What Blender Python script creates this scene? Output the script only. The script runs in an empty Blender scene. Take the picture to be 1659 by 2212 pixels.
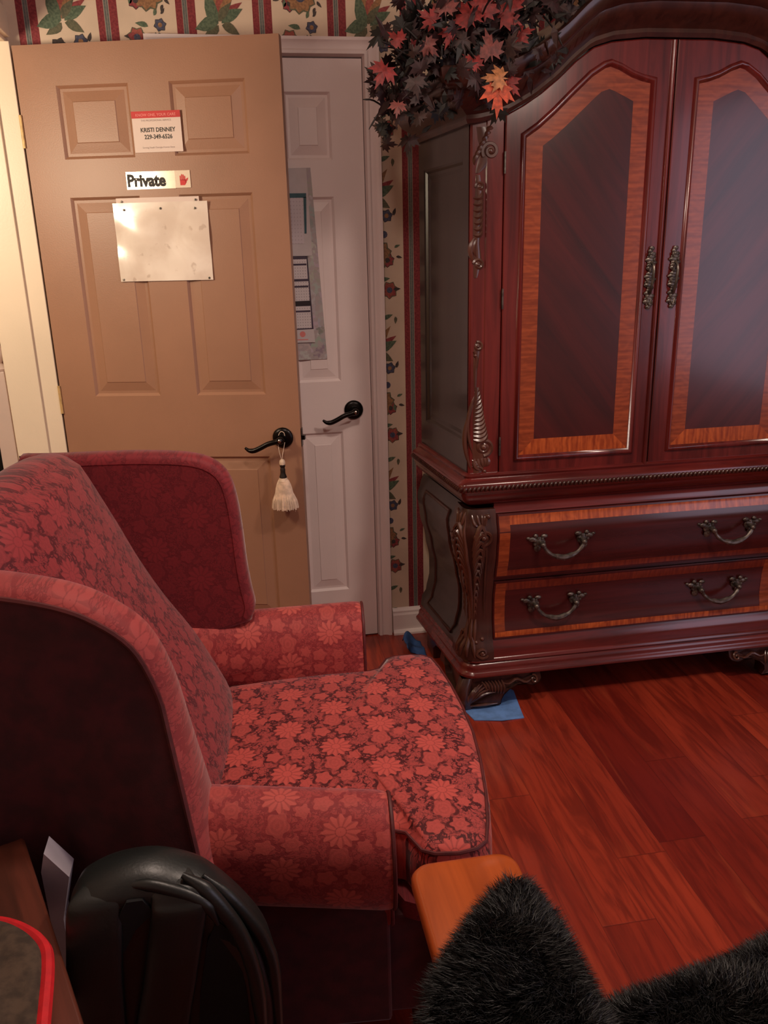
import bpy, math, random
from mathutils import Vector, Matrix
R=random.Random(7)
PI=math.pi
sc=bpy.context.scene
COL=sc.collection

# ------------------------------------------------------------------ helpers
class MB:
    def __init__(s): s.v=[]; s.f=[]; s.m=[]
    def add(s,vs,fs,mi=0):
        o=len(s.v); s.v+= [tuple(p) for p in vs]
        for f in fs: s.f.append(tuple(i+o for i in f)); s.m.append(mi)
    def box(s,x0,x1,y0,y1,z0,z1,mi=0):
        s.add([(x0,y0,z0),(x1,y0,z0),(x1,y1,z0),(x0,y1,z0),(x0,y0,z1),(x1,y0,z1),(x1,y1,z1),(x0,y1,z1)],
              [(0,3,2,1),(4,5,6,7),(0,1,5,4),(1,2,6,5),(2,3,7,6),(3,0,4,7)],mi)
    def loft(s,rings,closed=True,caps=True,mi=0,loop=False):
        n=len(rings[0]); vs=[p for r in rings for p in r]; fs=[]
        m=len(rings)
        for i in range(m if loop else m-1):
            a=i*n; b=((i+1)%m)*n
            for j in range(n if closed else n-1):
                k=(j+1)%n; fs.append((a+j,a+k,b+k,b+j))
        if caps and closed and not loop:
            fs.append(tuple(range(n-1,-1,-1))); fs.append(tuple((m-1)*n+j for j in range(n)))
        s.add(vs,fs,mi)
    def tube(s,path,rad,n=8,closed=False,mi=0,flat=None):
        P=[Vector(p) for p in path]; m=len(P)
        if not hasattr(rad,'__len__'): rad=[rad]*m
        rings=[]; up=None
        for i in range(m):
            if closed: t=P[(i+1)%m]-P[i-1]
            else: t=P[min(i+1,m-1)]-P[max(i-1,0)]
            if t.length<1e-9: t=Vector((0,0,1))
            t.normalize()
            if up is None:
                up=Vector((0,0,1)) if abs(t.z)<.9 else Vector((0,1,0))
            a=t.cross(up)
            if a.length<1e-6: a=t.cross(Vector((1,0,0)))
            a.normalize(); b=a.cross(t).normalized(); up=b
            r=rad[i]
            rings.append([P[i]+a*(r*math.cos(2*PI*k/n))+b*(r*math.sin(2*PI*k/n)) for k in range(n)])
        s.loft(rings,True,not closed,mi,loop=closed)
    def lathe(s,prof,c=(0,0,0),axis='z',n=24,mi=0,flute=None):
        rings=[]
        for r,h in prof:
            ring=[]
            for k in range(n):
                a=2*PI*k/n; rr=max(r,1e-4)*(1+(flute(a,h) if flute else 0))
                x,y=rr*math.cos(a),rr*math.sin(a)
                if axis=='z': p=(c[0]+x,c[1]+y,c[2]+h)
                elif axis=='y': p=(c[0]+x,c[1]+h,c[2]+y)
                else: p=(c[0]+h,c[1]+x,c[2]+y)
                ring.append(p)
            rings.append(ring)
        s.loft(rings,True,True,mi)
    def grid(s,f,nu,nv,mi=0):
        vs=[f(i/nu,j/nv) for i in range(nu+1) for j in range(nv+1)]
        fs=[(i*(nv+1)+j,(i+1)*(nv+1)+j,(i+1)*(nv+1)+j+1,i*(nv+1)+j+1) for i in range(nu) for j in range(nv)]
        s.add(vs,fs,mi)
    def sphere(s,c,r,n=10,mi=0):
        rx,ry,rz=(r,r,r) if not hasattr(r,'__len__') else r
        rings=[]
        for i in range(1,n):
            t=PI*i/n
            rings.append([(c[0]+rx*math.sin(t)*math.cos(2*PI*k/(n*2)),c[1]+ry*math.sin(t)*math.sin(2*PI*k/(n*2)),c[2]-rz*math.cos(t)) for k in range(n*2)])
        s.loft(rings,True,True,mi)
    def build(s,name,mats,parent=None,smooth=True,bevel=0,sub=0,fixn=True,auto=40):
        me=bpy.data.meshes.new(name); me.from_pydata(s.v,[],s.f)
        if not hasattr(mats,'__len__'): mats=[mats]
        for m in mats: me.materials.append(m)
        for p,mi in zip(me.polygons,s.m): p.material_index=mi; p.use_smooth=smooth
        me.update()
        if fixn:
            import bmesh
            b=bmesh.new(); b.from_mesh(me); bmesh.ops.remove_doubles(b,verts=b.verts,dist=1e-6); bmesh.ops.recalc_face_normals(b,faces=b.faces); b.to_mesh(me); b.free()
        o=bpy.data.objects.new(name,me); COL.objects.link(o)
        if parent: o.parent=parent
        if bevel:
            md=o.modifiers.new('b','BEVEL'); md.width=bevel; md.segments=2; md.limit_method='ANGLE'; md.angle_limit=math.radians(35)
        if sub:
            md=o.modifiers.new('s','SUBSURF'); md.levels=sub; md.render_levels=sub
        if smooth:
            try: me.set_sharp_from_angle(angle=math.radians(auto))
            except Exception: pass
        return o
def tag(o,label,cat,group=None):
    o['label']=label; o['category']=cat
    if group: o['group']=group
    return o
def struct(o): o['kind']='structure'; return o
def empty(name,loc=(0,0,0),rz=0):
    o=bpy.data.objects.new(name,None); COL.objects.link(o); o.location=loc; o.rotation_euler=(0,0,rz); o.empty_display_size=.05
    return o
def smoothpts(pts,n=4,closed=False):
    P=[Vector(p) for p in pts]; out=[]; m=len(P)
    rng=range(m if closed else m-1)
    for i in rng:
        p0=P[(i-1)%m] if closed or i>0 else P[i]*2-P[i+1]
        p1=P[i]; p2=P[(i+1)%m]; p3=P[(i+2)%m] if closed or i+2<m else P[i+1]*2-P[i]
        for k in range(n):
            t=k/n
            out.append(.5*((2*p1)+(p2-p0)*t+(2*p0-5*p1+4*p2-p3)*t*t+(3*p1-p0-3*p2+p3)*t**3))
    if not closed: out.append(P[-1])
    return out
def lerpt(tab,x):
    if x<=tab[0][0]: return tab[0][1]
    for (a,b),(c,d) in zip(tab,tab[1:]):
        if x<=c:
            t=(x-a)/(c-a); t=t*t*(3-2*t); return b+(d-b)*t
    return tab[-1][1]
def lin(tab,x):
    if x<=tab[0][0]: return tab[0][1]
    for (a,b),(c,d) in zip(tab,tab[1:]):
        if x<=c: return b+(d-b)*(x-a)/(c-a)
    return tab[-1][1]

# ------------------------------------------------------------------ materials
def s2l(c):
    return tuple(((x/255)/12.92 if x/255<=.04045 else ((x/255+.055)/1.055)**2.4) for x in c)+(1,)
class E:
    """tiny node-expression wrapper"""
    def __init__(s,nt,sock): s.nt=nt; s.k=sock
    def _m(s,op,o=None,o2=None):
        n=s.nt.nodes.new('ShaderNodeMath'); n.operation=op
        for i,x in enumerate((s,o,o2)):
            if x is None: continue
            if isinstance(x,E): s.nt.links.new(x.k,n.inputs[i])
            else: n.inputs[i].default_value=x
        return E(s.nt,n.outputs[0])
    def __add__(s,o): return s._m('ADD',o)
    def __sub__(s,o): return s._m('SUBTRACT',o)
    def __mul__(s,o): return s._m('MULTIPLY',o)
    def __truediv__(s,o): return s._m('DIVIDE',o)
    def lt(s,o): return s._m('LESS_THAN',o)
    def gt(s,o): return s._m('GREATER_THAN',o)
    def floor(s): return s._m('FLOOR')
    def fmod(s,o): return s._m('FLOORED_MODULO',o)
    def abs(s): return s._m('ABSOLUTE')
    def sqrt(s): return s._m('SQRT')
    def cos(s): return s._m('COSINE')
    def sin(s): return s._m('SINE')
    def atan2(s,o): return s._m('ARCTAN2',o)
    def max(s,o): return s._m('MAXIMUM',o)
    def min(s,o): return s._m('MINIMUM',o)
    def smooth(s,a,b):
        n=s.nt.nodes.new('ShaderNodeMapRange'); n.interpolation_type='SMOOTHSTEP'
        s.nt.links.new(s.k,n.inputs[0]); n.inputs[1].default_value=a; n.inputs[2].default_value=b
        return E(s.nt,n.outputs[0])
class Mat:
    def __init__(s,name,rough=.5,spec=.5,coat=0,sheen=0,metal=0):
        s.m=bpy.data.materials.new(name); s.m.use_nodes=True; s.nt=s.m.node_tree
        s.b=s.nt.nodes['Principled BSDF']
        s.b.inputs['Roughness'].default_value=rough; s.b.inputs['Specular IOR Level'].default_value=spec
        s.b.inputs['Coat Weight'].default_value=coat; s.b.inputs['Coat Roughness'].default_value=.12
        s.b.inputs['Metallic'].default_value=metal
        if sheen: s.b.inputs['Sheen Weight'].default_value=sheen; s.b.inputs['Sheen Roughness'].default_value=.4
    def coord(s,kind='Object'):
        t=s.nt.nodes.new('ShaderNodeTexCoord'); return t.outputs[kind]
    def sep(s,v):
        n=s.nt.nodes.new('ShaderNodeSeparateXYZ'); s.nt.links.new(v,n.inputs[0]); return [E(s.nt,o) for o in n.outputs]
    def comb(s,x,y,z):
        n=s.nt.nodes.new('ShaderNodeCombineXYZ')
        for i,a in enumerate((x,y,z)):
            if isinstance(a,E): s.nt.links.new(a.k,n.inputs[i])
            else: n.inputs[i].default_value=a
        return n.outputs[0]
    def scale(s,v,sc_):
        n=s.nt.nodes.new('ShaderNodeMapping'); s.nt.links.new(v,n.inputs[0]); n.inputs['Scale'].default_value=sc_; return n.outputs[0]
    def rot(s,v,r):
        n=s.nt.nodes.new('ShaderNodeMapping'); s.nt.links.new(v,n.inputs[0]); n.inputs['Rotation'].default_value=r; return n.outputs[0]
    def noise(s,v,scale=5,detail=3,dist=0,rough=.5):
        n=s.nt.nodes.new('ShaderNodeTexNoise'); s.nt.links.new(v,n.inputs['Vector'])
        n.inputs['Scale'].default_value=scale; n.inputs['Detail'].default_value=detail; n.inputs['Distortion'].default_value=dist; n.inputs['Roughness'].default_value=rough
        return E(s.nt,n.outputs[0])
    def vor(s,v,scale=5,feat='F1',out='Distance',rnd=1):
        n=s.nt.nodes.new('ShaderNodeTexVoronoi'); s.nt.links.new(v,n.inputs['Vector']); n.feature=feat
        n.inputs['Scale'].default_value=scale; n.inputs['Randomness'].default_value=rnd
        return E(s.nt,n.outputs[out])
    def white(s,v):
        n=s.nt.nodes.new('ShaderNodeTexWhiteNoise'); n.noise_dimensions='3D'; s.nt.links.new(v,n.inputs[0]); return E(s.nt,n.outputs[0])
    def mix(s,f,a,b):
        n=s.nt.nodes.new('ShaderNodeMix'); n.data_type='RGBA'
        if isinstance(f,E): s.nt.links.new(f.k,n.inputs[0])
        else: n.inputs[0].default_value=f
        for i,c in ((6,a),(7,b)):
            if isinstance(c,tuple): n.inputs[i].default_value=c if len(c)==4 else s2l(c)
            else: s.nt.links.new(c,n.inputs[i])
        return n.outputs[2]
    def color(s,c):
        if isinstance(c,tuple): s.b.inputs['Base Color'].default_value=c if len(c)==4 else s2l(c)
        else: s.nt.links.new(c,s.b.inputs['Base Color'])
        return s
    def bump(s,h,strength=.3,dist=.002):
        n=s.nt.nodes.new('ShaderNodeBump'); n.inputs['Strength'].default_value=strength; n.inputs['Distance'].default_value=dist
        s.nt.links.new(h.k,n.inputs['Height']); s.nt.links.new(n.outputs[0],s.b.inputs['Normal']); return s
    def inp(s,name,e): s.nt.links.new(e.k,s.b.inputs[name])
def plain(name,c,rough=.5,var=.12,vs=6,**k):
    bs=k.pop('bs',0)
    M=Mat(name,rough,**k); v=M.coord()
    n=M.noise(v,vs,4).smooth(.3,.7)
    d=tuple(x*(1-var) for x in c)
    M.color(M.mix(n,d,c))
    if bs: M.bump(M.noise(v,bs,3),.25,.001)
    return M.m
# painted surfaces
m_tan=plain('tan_paint',(160,118,94),.42,.05,3,bs=260)
m_white=plain('white_paint',(240,224,222),.38,.03,3,bs=200)
m_jamb=plain('cream_paint',(232,214,190),.4,.04,3,bs=200)
m_ceil=plain('ceiling_paint',(190,178,165),.8,.04,3)
m_hall=plain('hall_paint',(178,140,104),.7,.06,3)
m_bronze=plain('oil_rubbed_bronze',(24,17,15),.3,.3,20,metal=.6)
m_nickel=plain('nickel',(190,180,170),.2,.1,20,metal=1)
m_brass=plain('hinge_brass',(214,178,120),.4,.15,60,metal=.3)
m_ivory=plain('ivory_thread',(236,208,182),.75,.14,60,bs=300)
m_darkcord=plain('dark_cord',(38,24,18),.5,.4,150,bs=400)
m_paper=plain('sign_paper',(226,206,196),.6,.03,8)
m_ink=plain('black_ink',(30,22,20),.6,.1,8)
m_redink=plain('red_ink',(205,50,52),.6,.1,8)
m_pinkink=plain('pale_red_ink',(240,140,135),.6,.1,8)
m_greyink=plain('grey_ink',(160,140,135),.6,.1,8)
def plate():
    M=Mat('brushed_aluminium',.22,metal=.85); v=M.coord(); M.color(M.mix(M.noise(M.scale(v,(2,2,60)),9,3),(205,190,175),(240,225,210))); return M.m
m_plate=plate()
def plastic():
    M=Mat('glossy_plastic_sleeve',.18,spec=.6,coat=.5); v=M.coord()
    x,y,z=M.sep(v)
    n=M.noise(v,9,4,.3)
    g=M.noise(v,35,4).smooth(.62,.72)
    c=M.mix(n.smooth(.35,.65),(222,206,192),(240,228,216))
    c=M.mix(g*.35,c,(150,120,100))
    M.color(c); M.bump(M.noise(v,8,2,.4),.35,.005); return M.m
m_sleeve=plastic()

# armoire woods
def wood(name,a,b,axis='z',rough=.22,coat=.35,scale=1.,rotate=None,contrast=(.3,.7)):
    M=Mat(name,rough,coat=coat); v=M.coord()
    if rotate: v=M.rot(v,rotate)
    st={'z':(16,16,1.3),'x':(1.3,16,16),'y':(16,1.3,16)}[axis]
    st=tuple(q*scale for q in st)
    n=M.noise(M.scale(v,st),1.6,5,1.2,.6); n2=M.noise(v,3,3)
    f=(n*.7+n2*.3).smooth(*contrast)
    M.color(M.mix(f,a,b)); return M.m
m_wred=wood('mahogany_red',(66,20,19),(112,38,34))
m_wredx=wood('mahogany_red_rail',(66,20,19),(112,38,34),'x')
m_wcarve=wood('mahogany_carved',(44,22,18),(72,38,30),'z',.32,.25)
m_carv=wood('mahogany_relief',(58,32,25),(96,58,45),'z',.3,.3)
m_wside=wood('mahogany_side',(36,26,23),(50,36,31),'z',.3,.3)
m_panL=wood('flame_mahogany_rising',(50,24,25),(80,30,29),'z',.24,.3,.45,(0,math.radians(38),0))
m_panR=wood('flame_mahogany_falling',(54,28,31),(86,37,39),'z',.24,.3,.45,(0,math.radians(-38),0))
m_draw=wood('drawer_mahogany',(56,19,18),(80,27,26),'x',.26,.3)
def inlay(name,axis,a=(118,50,26),b=(160,76,40)):
    M=Mat(name,.24,coat=.3); v=M.coord(); x,y,z=M.sep(v)
    t={'z':z,'x':x}[axis]
    w=(M.noise(v,14,3)*30+t*260).sin()*.5+.5
    n=M.noise(M.scale(v,(8,8,90) if axis=='z' else (90,8,8)),1.2,4)
    M.color(M.mix((w*.10+n*.9).smooth(.25,.8),a,b)); return M.m
m_inv=inlay('satinwood_banding_upright','z'); m_inh=inlay('satinwood_banding_level','x',(134,54,26),(196,98,46))
m_inlow=inlay('rosewood_banding','x',(96,34,24),(128,52,30))
m_pewter=plain('antique_pewter',(116,108,100),.4,.4,60,metal=.7,bs=250)

# chair damask
def damask(name,mode,light=(166,66,62),big=(190,80,72),dark=(74,12,18),gain=1.,soft=0):
    M=Mat(name,.62,spec=.25,sheen=.35); v=M.coord(); x,y,z=M.sep(v)
    if mode=='seat': U,V=x,y
    elif mode=='back': U,V=z*1.05,y
    elif mode=='wing': U,V=x,z
    elif mode=='arm': U,V=x,((z-.53).atan2(y.abs()-.355)*.10)
    wn=M.noise(v,38,2)
    U=U+(wn-.5)*.0035; V=V+(M.noise(M.scale(v,(1,1,1)),47,2)-.5)*.0035
    pu,pv=.094,.148
    U=U+3.013; V=V+3.02
    i=(U/pu).floor()
    a=U.fmod(pu)-pu/2; b=(V+i*(pv/2)).fmod(pv)-pv/2
    def flower(cx,cy,r,n,amp,ph=0,ex=1.):
        dx=a-cx; dy=(b-cy)*ex
        d=(dx*dx+dy*dy).sqrt(); th=dy.atan2(dx)
        return d/(((th*n+ph).cos()*amp+1)*r), d, th
    q=M.comb(U,V,0.)
    n1=M.noise(q,46,3,.4); n2=M.noise(M.comb(V,U,7.),60,2,.3); n3=M.noise(M.comb(U,V,4.),95,2)
    wide=M.noise(M.comb(U,V,5.),30,2).smooth(.42,.62)*.045+.004
    leaf=((n1-.5).abs()-wide).smooth(-.006,.006).min(((n2-.5).abs()-wide*.6).smooth(-.006,.006))
    cells2=(n3-.5).abs()*4
    f1,d1,t1=flower(0,0,.0285,12,.12,.4)
    big_in=f1.smooth(1.03,.95)
    rad=((t1*12+3.54+d1*40).cos()*.5+.5).smooth(.55,.95)*d1.smooth(.004,.014)+(d1*700).cos().smooth(.6,1)*d1.smooth(.016,.008)
    f2,d2,t2=flower(.018,.058,.0155,6,.18); f3,d3,t3=flower(-.026,.055,.0155,5,.15,.5)
    f4,d4,t4=flower(-.004,-.052,.0185,5,.13,1.2,.8); f5,d5,t5=flower(.036,-.03,.012,5,.2,.3)
    gap=lambda f,w=1.28:f.smooth(w,w-.12)
    sm=f2.smooth(1.05,.92).max(f3.smooth(1.05,.92)).max(f4.smooth(1.05,.92)).max(f5.smooth(1.05,.92))
    halo=f2.smooth(1.5,1.3).max(f3.smooth(1.45,1.3)).max(f4.smooth(1.4,1.25)).max(f1.smooth(1.3,1.15))
    ring=((d4*900).sin()*.5+.5)*f4.smooth(1.05,.9)+((d2*900).sin()*.5+.5)*f2.smooth(1.05,.9)
    bgm=leaf*(halo*(M.noise(M.comb(U,V,9.),60,2).smooth(.35,.6))*-.95+1)
    tot=bgm.max(sm).max(big_in)
    shade=M.mix(cells2.smooth(.0,.2),tuple(q*.80 for q in light),light)
    c=M.mix(sm*.55,shade,big)
    c=M.mix(big_in,c,big)
    c=M.mix((rad*big_in*.6+ring*.35),c,tuple(q*.84 for q in light))
    dk=dark if not soft else tuple(d*(1-soft)+l*soft for d,l in zip(dark,light))
    c=M.mix(tot,dk,c)
    M.color(c); M.bump(tot*.6+M.noise(v,500,2)*.4,.35,.0012); return M.m
m_dseat=damask('damask_seat','seat')
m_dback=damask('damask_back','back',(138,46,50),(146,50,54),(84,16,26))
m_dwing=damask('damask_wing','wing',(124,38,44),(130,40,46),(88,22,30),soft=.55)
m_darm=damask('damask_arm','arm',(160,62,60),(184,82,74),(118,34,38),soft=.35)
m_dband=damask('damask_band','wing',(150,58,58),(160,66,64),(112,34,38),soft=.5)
m_outer=plain('chair_outer_shaded',(78,20,26),.8,.25,30,sheen=.2,bs=400)  # chair fabric on the outer faces, darkened in colour for their shaded side
m_pipe=plain('wine_piping',(92,28,30),.6,.2,60)
m_darkpipe=plain('dark_piping',(60,14,18),.7,.2,60)

# floor
def floor_mat():
    M=Mat('cherry_laminate',.3,coat=.15); v=M.coord('Object'); x,y,z=M.sep(v)
    w=.127; xi=((x+.06)/w).floor(); off=M.white(M.comb(xi,1.,0.))*1.2
    yy=(y+off)/.92; yi=yy.floor()
    rnd=M.white(M.comb(xi,yi,3.)); rnd2=M.white(M.comb(xi,yi,9.))
    ex=((x+.06)/w).fmod(1.)-.5; ey=yy.fmod(1.)-.5
    gap=(ex.abs().smooth(.488,.497)).max(ey.abs().smooth(.4975,.499))
    vv=M.comb(x+rnd*7,y*.09+rnd2*5,0.)
    g=M.noise(vv,26,6,1.6,.62); g2=M.noise(M.comb(x*1.2+rnd*3,y*.16,0.),9,3,.6)
    c=M.mix((rnd*.55+g2*.55-.05).smooth(.1,.95),(118,32,24),(176,66,42))
    c=M.mix(g.smooth(.40,.66)*.6,c,(84,20,17)); c=M.mix(M.noise(vv,11,4,2.5).smooth(.55,.8)*.5,c,(186,82,50))
    k=M.vor(M.comb(x*1.,y*.4,0.),3.3)
    c=M.mix(k.smooth(.045,.015)*.8,c,(38,10,9))
    c=M.mix(gap*.45,c,(70,18,14))
    M.color(c); M.bump(g*.3-gap,.25,.0012); M.inp('Roughness',g*.15+.24); return M.m
m_floor=floor_mat()
m_fur=plain('black_faux_fur',(15,17,18),.5,.5,14,spec=.4)
m_furbase=plain('black_fur_backing',(7,8,9),.9,.3,20)
m_leather=plain('black_leather',(26,33,32),.4,.25,10,spec=.6,bs=220)
m_recess_chest=plain('recess_shade_and_chest',(4,5,7),.9,.2,10)  # near-black: painted shade in the backpack's gaps, also the hall chest's own colour
m_armwood=wood('orange_maple_wood',(150,66,24),(186,88,36),'y',.3,.3)
m_tablewood=wood('brown_table_wood',(64,34,24),(104,52,38),'y',.4,.1)
m_suede=plain('brown_suede',(84,68,54),.95,.3,60,bs=500)
m_redtrim=plain('red_trim',(214,24,34),.7,.1,60,bs=400)
m_bagpaper=plain('white_bag_paper',(200,190,198),.6,.1,12)
m_blue=plain('blue_cloth',(104,150,214),.8,.15,30,bs=120)
m_blueD=plain('blue_cloth_dark',(50,84,140),.8,.2,30,bs=120)

# wallpaper inks
m_wp=plain('wallpaper_cream',(216,192,170),.75,.05,10,bs=300)
def stripe(name,c,d):
    M=Mat(name,.75); v=M.coord(); M.color(M.mix(M.noise(v,160,3).smooth(.35,.65),c,d)); return M.m
m_wred_s=stripe('wallpaper_wine',(112,32,40),(138,52,56)); m_wgrey_s=stripe('wallpaper_slate',(86,88,88),(104,104,100))
m_wline=plain('wallpaper_pale_line',(168,150,138),.75)
m_pg=stripe('print_green',(72,88,70),(98,112,90)); m_pg2=stripe('print_olive',(104,100,78),(84,84,66))
m_pt=stripe('print_tan',(160,116,80),(132,94,66)); m_pr=stripe('print_rose',(164,84,74),(136,70,62))
m_pn=stripe('print_navy',(60,62,86),(84,84,104)); m_pd=stripe('print_dark',(58,48,48),(74,64,60)); m_pw=stripe('print_wine',(130,50,56),(150,70,70))
WPM=[m_wp,m_wred_s,m_wgrey_s,m_wline,m_pg,m_pg2,m_pt,m_pr,m_pn,m_pd,m_pw]

# ------------------------------------------------------------------ room shell
YW=2.95
def leafpoly(cx,cz,ang,L,w,curve=0,n=7):
    pts=[]; ca,sa=math.cos(ang),math.sin(ang)
    def T(a,b):
        b=b+curve*a*a/L; return (cx+a*ca-b*sa,cz+a*sa+b*ca)
    for i in range(n): t=i/(n-1); pts.append(T(L*t,w*.5*math.sin(PI*t**.8)))
    for i in range(n-2,0,-1): t=i/(n-1); pts.append(T(L*t,-w*.5*math.sin(PI*t**.8)))
    return pts
def discpoly(cx,cz,r,n=10,ir=0,k=0):
    return [(cx+r*(1+k*math.cos(5*2*PI*i/n))*math.cos(2*PI*i/n),cz+r*(1+k*math.cos(5*2*PI*i/n))*math.sin(2*PI*i/n)) for i in range(n)]
def wallpaper(mb,mapf,x0,x1,z0,z1,holes,phase_x,seed=1):
    """mapf(x,z,lift)->world point; stripes and printed flowers laid into the wall's own mesh"""
    per=.232; cnt=[0]
    def put(poly,mi,l):
        cx=sum(p[0] for p in poly)/len(poly); cz=sum(p[1] for p in poly)/len(poly)
        xs=[p[0] for p in poly]; zs=[p[1] for p in poly]
        if min(xs)<x0 or max(xs)>x1 or min(zs)<z0 or max(zs)>z1: return
        for h in holes:
            if h[0]-.03<cx<h[1]-.012 and h[2]-.03<cz<h[3]-.012: return
        cnt[0]+=1; mb.add([mapf(a,b,.0006+.0003*l+(cnt[0]%14)*.00002) for a,b in poly],[tuple(range(len(poly)))],mi)
    k0=math.floor((x0-phase_x)/per)-1; k1=math.ceil((x1-phase_x)/per)+1
    for k in range(k0,k1):
        sx=phase_x+k*per
        for a,b,mi in ((0,.0195,1),(.0195,.0215,3),(.0215,.0275,2),(.0275,.0285,3),(.0285,.0335,2),(.0335,.0355,3),(.0355,.059,1)):
            A,B=sx+a,sx+b
            if A<x0 or B>x1: continue
            segs=[(z0,z1)]
            for h in holes:
                if A>h[0]-.001 and B<h[1]+.001: segs=[(max(z0,h[3]),z1)] if h[2]<=z0 else segs
                elif A<h[1] and B>h[0]: segs=[(max(z0,h[3]),z1)]
            for q0,q1 in segs:
                mb.add([mapf(A,q0,.0002),mapf(B,q0,.0002),mapf(B,q1,.0002),mapf(A,q1,.0002)],[(0,1,2,3)],mi)
        cx=sx+.059+.0865; r_=random.Random(k*7+seed); flip=1 if k%2==0 else -1
        zoff=0 if k%2==0 else .257
        zz=z0-.5+((0.13+zoff-z0)%.514)
        while zz<z1+.3:
            def fl(dx,dz,r,n,mi,mc,l=1):
                r*=1.3
                for i in range(n):
                    put(leafpoly(cx+flip*dx,zz+dz,2*PI*i/n+.2,r*1.09,r*1.08,0,6),5 if mi in(6,7) else 9,l-1)
                    put(leafpoly(cx+flip*dx,zz+dz,2*PI*i/n+.2,r,r*.80,0,6),mi if i%3 else (10 if mi in(7,) else mi),l)
                put(discpoly(cx+flip*dx,zz+dz,r*.36),mc,l+1)
            def lf(dx,dz,ang,L,w,mi,l=1,cv=.3): 
                a=ang if flip>0 else PI-ang; L*=1.25; w*=1.35
                put(leafpoly(cx+flip*dx,zz+dz,a,L,w,cv*flip,6),mi,l)
            fl(.004,0,.036,10,6,8,2); fl(-.03,-.02,.018,7,10,9,1)
            for dx,dz,an in ((.05,.012,.5),(.056,-.012,-1.2),(.05,-.03,-2.2),(.045,.03,1.9),(-.055,.02,2.4),(-.06,-.01,3.)): lf(dx,dz,an,.017,.007,4 if dz>0 else 9)
            fl(.036,-.085,.014,6,8,6,2); lf(.02,-.06,1.,.02,.008,4); lf(.04,-.055,.6,.016,.006,9); lf(.0,-.09,2.6,.03,.012,4); lf(.03,-.105,-1.2,.02,.008,5)
            fl(-.035,-.12,.022,7,7,8,1)
            for i in range(6): lf(.03+.01*math.cos(i*1.9),-.125+.008*i-.02,.4+i*.9,.018,.007,(4,9,5)[i%3])
            fl(.026,-.165,.026,7,8,6,2); lf(.05,-.15,.9,.02,.008,9); lf(.055,-.185,-1.3,.018,.008,9)
            # tulip cluster with large leaf
            for i,(an,L) in enumerate(((1.2,.075),(1.55,.085),(1.9,.08),(2.3,.07),(.9,.06))): lf(.015,-.33,an,L,.02,(6,7,6,10,5)[i],1,.2)
            lf(.03,-.235,.5,.035,.014,5,2); lf(-.01,-.22,2.4,.03,.012,4,2)
            lf(.02,-.335,.9,.075,.03,4,2,.4); lf(.02,-.335,.15,.055,.032,4,3,-.4); lf(.02,-.34,-.9,.045,.02,5,2); lf(.01,-.335,2.3,.06,.026,4,2,.3); lf(.01,-.34,3.3,.045,.022,5,2)
            lf(.015,-.33,1.9,.05,.02,5,2)
            fl(.034,-.405,.019,6,9,6,1); fl(-.03,-.39,.016,6,8,6,1)
            for i,(dx,dz) in enumerate(((.05,-.44),(.06,-.452),(.046,-.458),(.02,-.455),(-.02,-.45))): put(discpoly(cx+flip*dx,zz+dz,.0075 if i<3 else .012),9 if i%2 else 8,1)
            for i in range(5): lf(.01+.008*i,-.43+.01*math.sin(i*2),i*1.3,.02,.008,(9,4)[i%2])
            for i in range(5): lf(-.05+.01*math.sin(i*3.),-.03-.09*i,1+i*1.7,.02,.009,(4,9,5)[i%3])
            zz+=.514
    return mb
# back wall (with the opening for door_1)
DX0,DX1,DZ=-.157,.455,2.030
w=MB()
w.box(-.61,DX0-.018,YW,YW+.12,0,2.44); w.box(DX1+.018,3.2,YW,YW+.12,0,2.44); w.box(DX0-.018,DX1+.018,YW,YW+.12,DZ+.018,2.44)
wallpaper(w,lambda x,z,l:(x,YW-l,z),-.606,3.19,.085,2.435,[(DX0-.06,DX1+.057,0,2.088)],.584-.232*6)
struct(w.build('wall_back',WPM,smooth=False,fixn=False))
# left wall with the doorway to the hall
LX=-.61
w=MB()
w.box(LX-.14,LX,-1.8,2.06,0,2.44); w.box(LX-.14,LX,2.06,2.915,2.075,2.44); w.box(LX-.14,LX,2.915,4.4,0,2.44)
wallpaper(w,lambda y,z,l:(LX+l,y,z),.9,2.90,.085,2.435,[(1.98,3.0,0,2.15)],.1,3)
struct(w.build('wall_left',WPM,smooth=False,fixn=False))
w=MB(); w.box(3.2,3.3,-1.8,-1.3,0,2.44); w.box(3.2,3.3,.5,3.07,0,2.44); w.box(3.2,3.3,-1.3,.5,0,.75); w.box(3.2,3.3,-1.3,.5,2.1,2.44); struct(w.build('wall_right',m_wp,smooth=False))
# window in the right wall letting in cool daylight
w=MB(); w.box(LX,3.2,-1.9,-1.8,0,2.44); struct(w.build('wall_near',m_wp,smooth=False))
w=MB()
for a,b,c,d in ((-1.37,-1.3,.68,2.17),(.5,.57,.68,2.17),(-1.3,.5,2.1,2.17),(-1.3,.5,.68,.75),(-1.3,.5,1.40,1.44),(-.42,-.38,.75,2.1)): w.box(3.175,3.22,a,b,c,d)
struct(w.build('window_1',m_white,smooth=False))
w=MB(); w.box(-3.1,3.3,-1.9,4.5,-.06,0); struct(w.build('floor',m_floor,smooth=False))
w=MB(); w.box(-3.1,3.3,-1.9,4.5,2.44,2.5); struct(w.build('ceiling',m_ceil,smooth=False))
w=MB(); w.box(-3.1,LX-.14,4.2,4.3,0,2.44); w.box(-3.1,-3.0,-1.8,4.2,0,2.44); w.box(-3.0,LX-.14,-1.9,-1.8,0,2.44); struct(w.build('wall_hall',m_hall,smooth=False))

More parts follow.
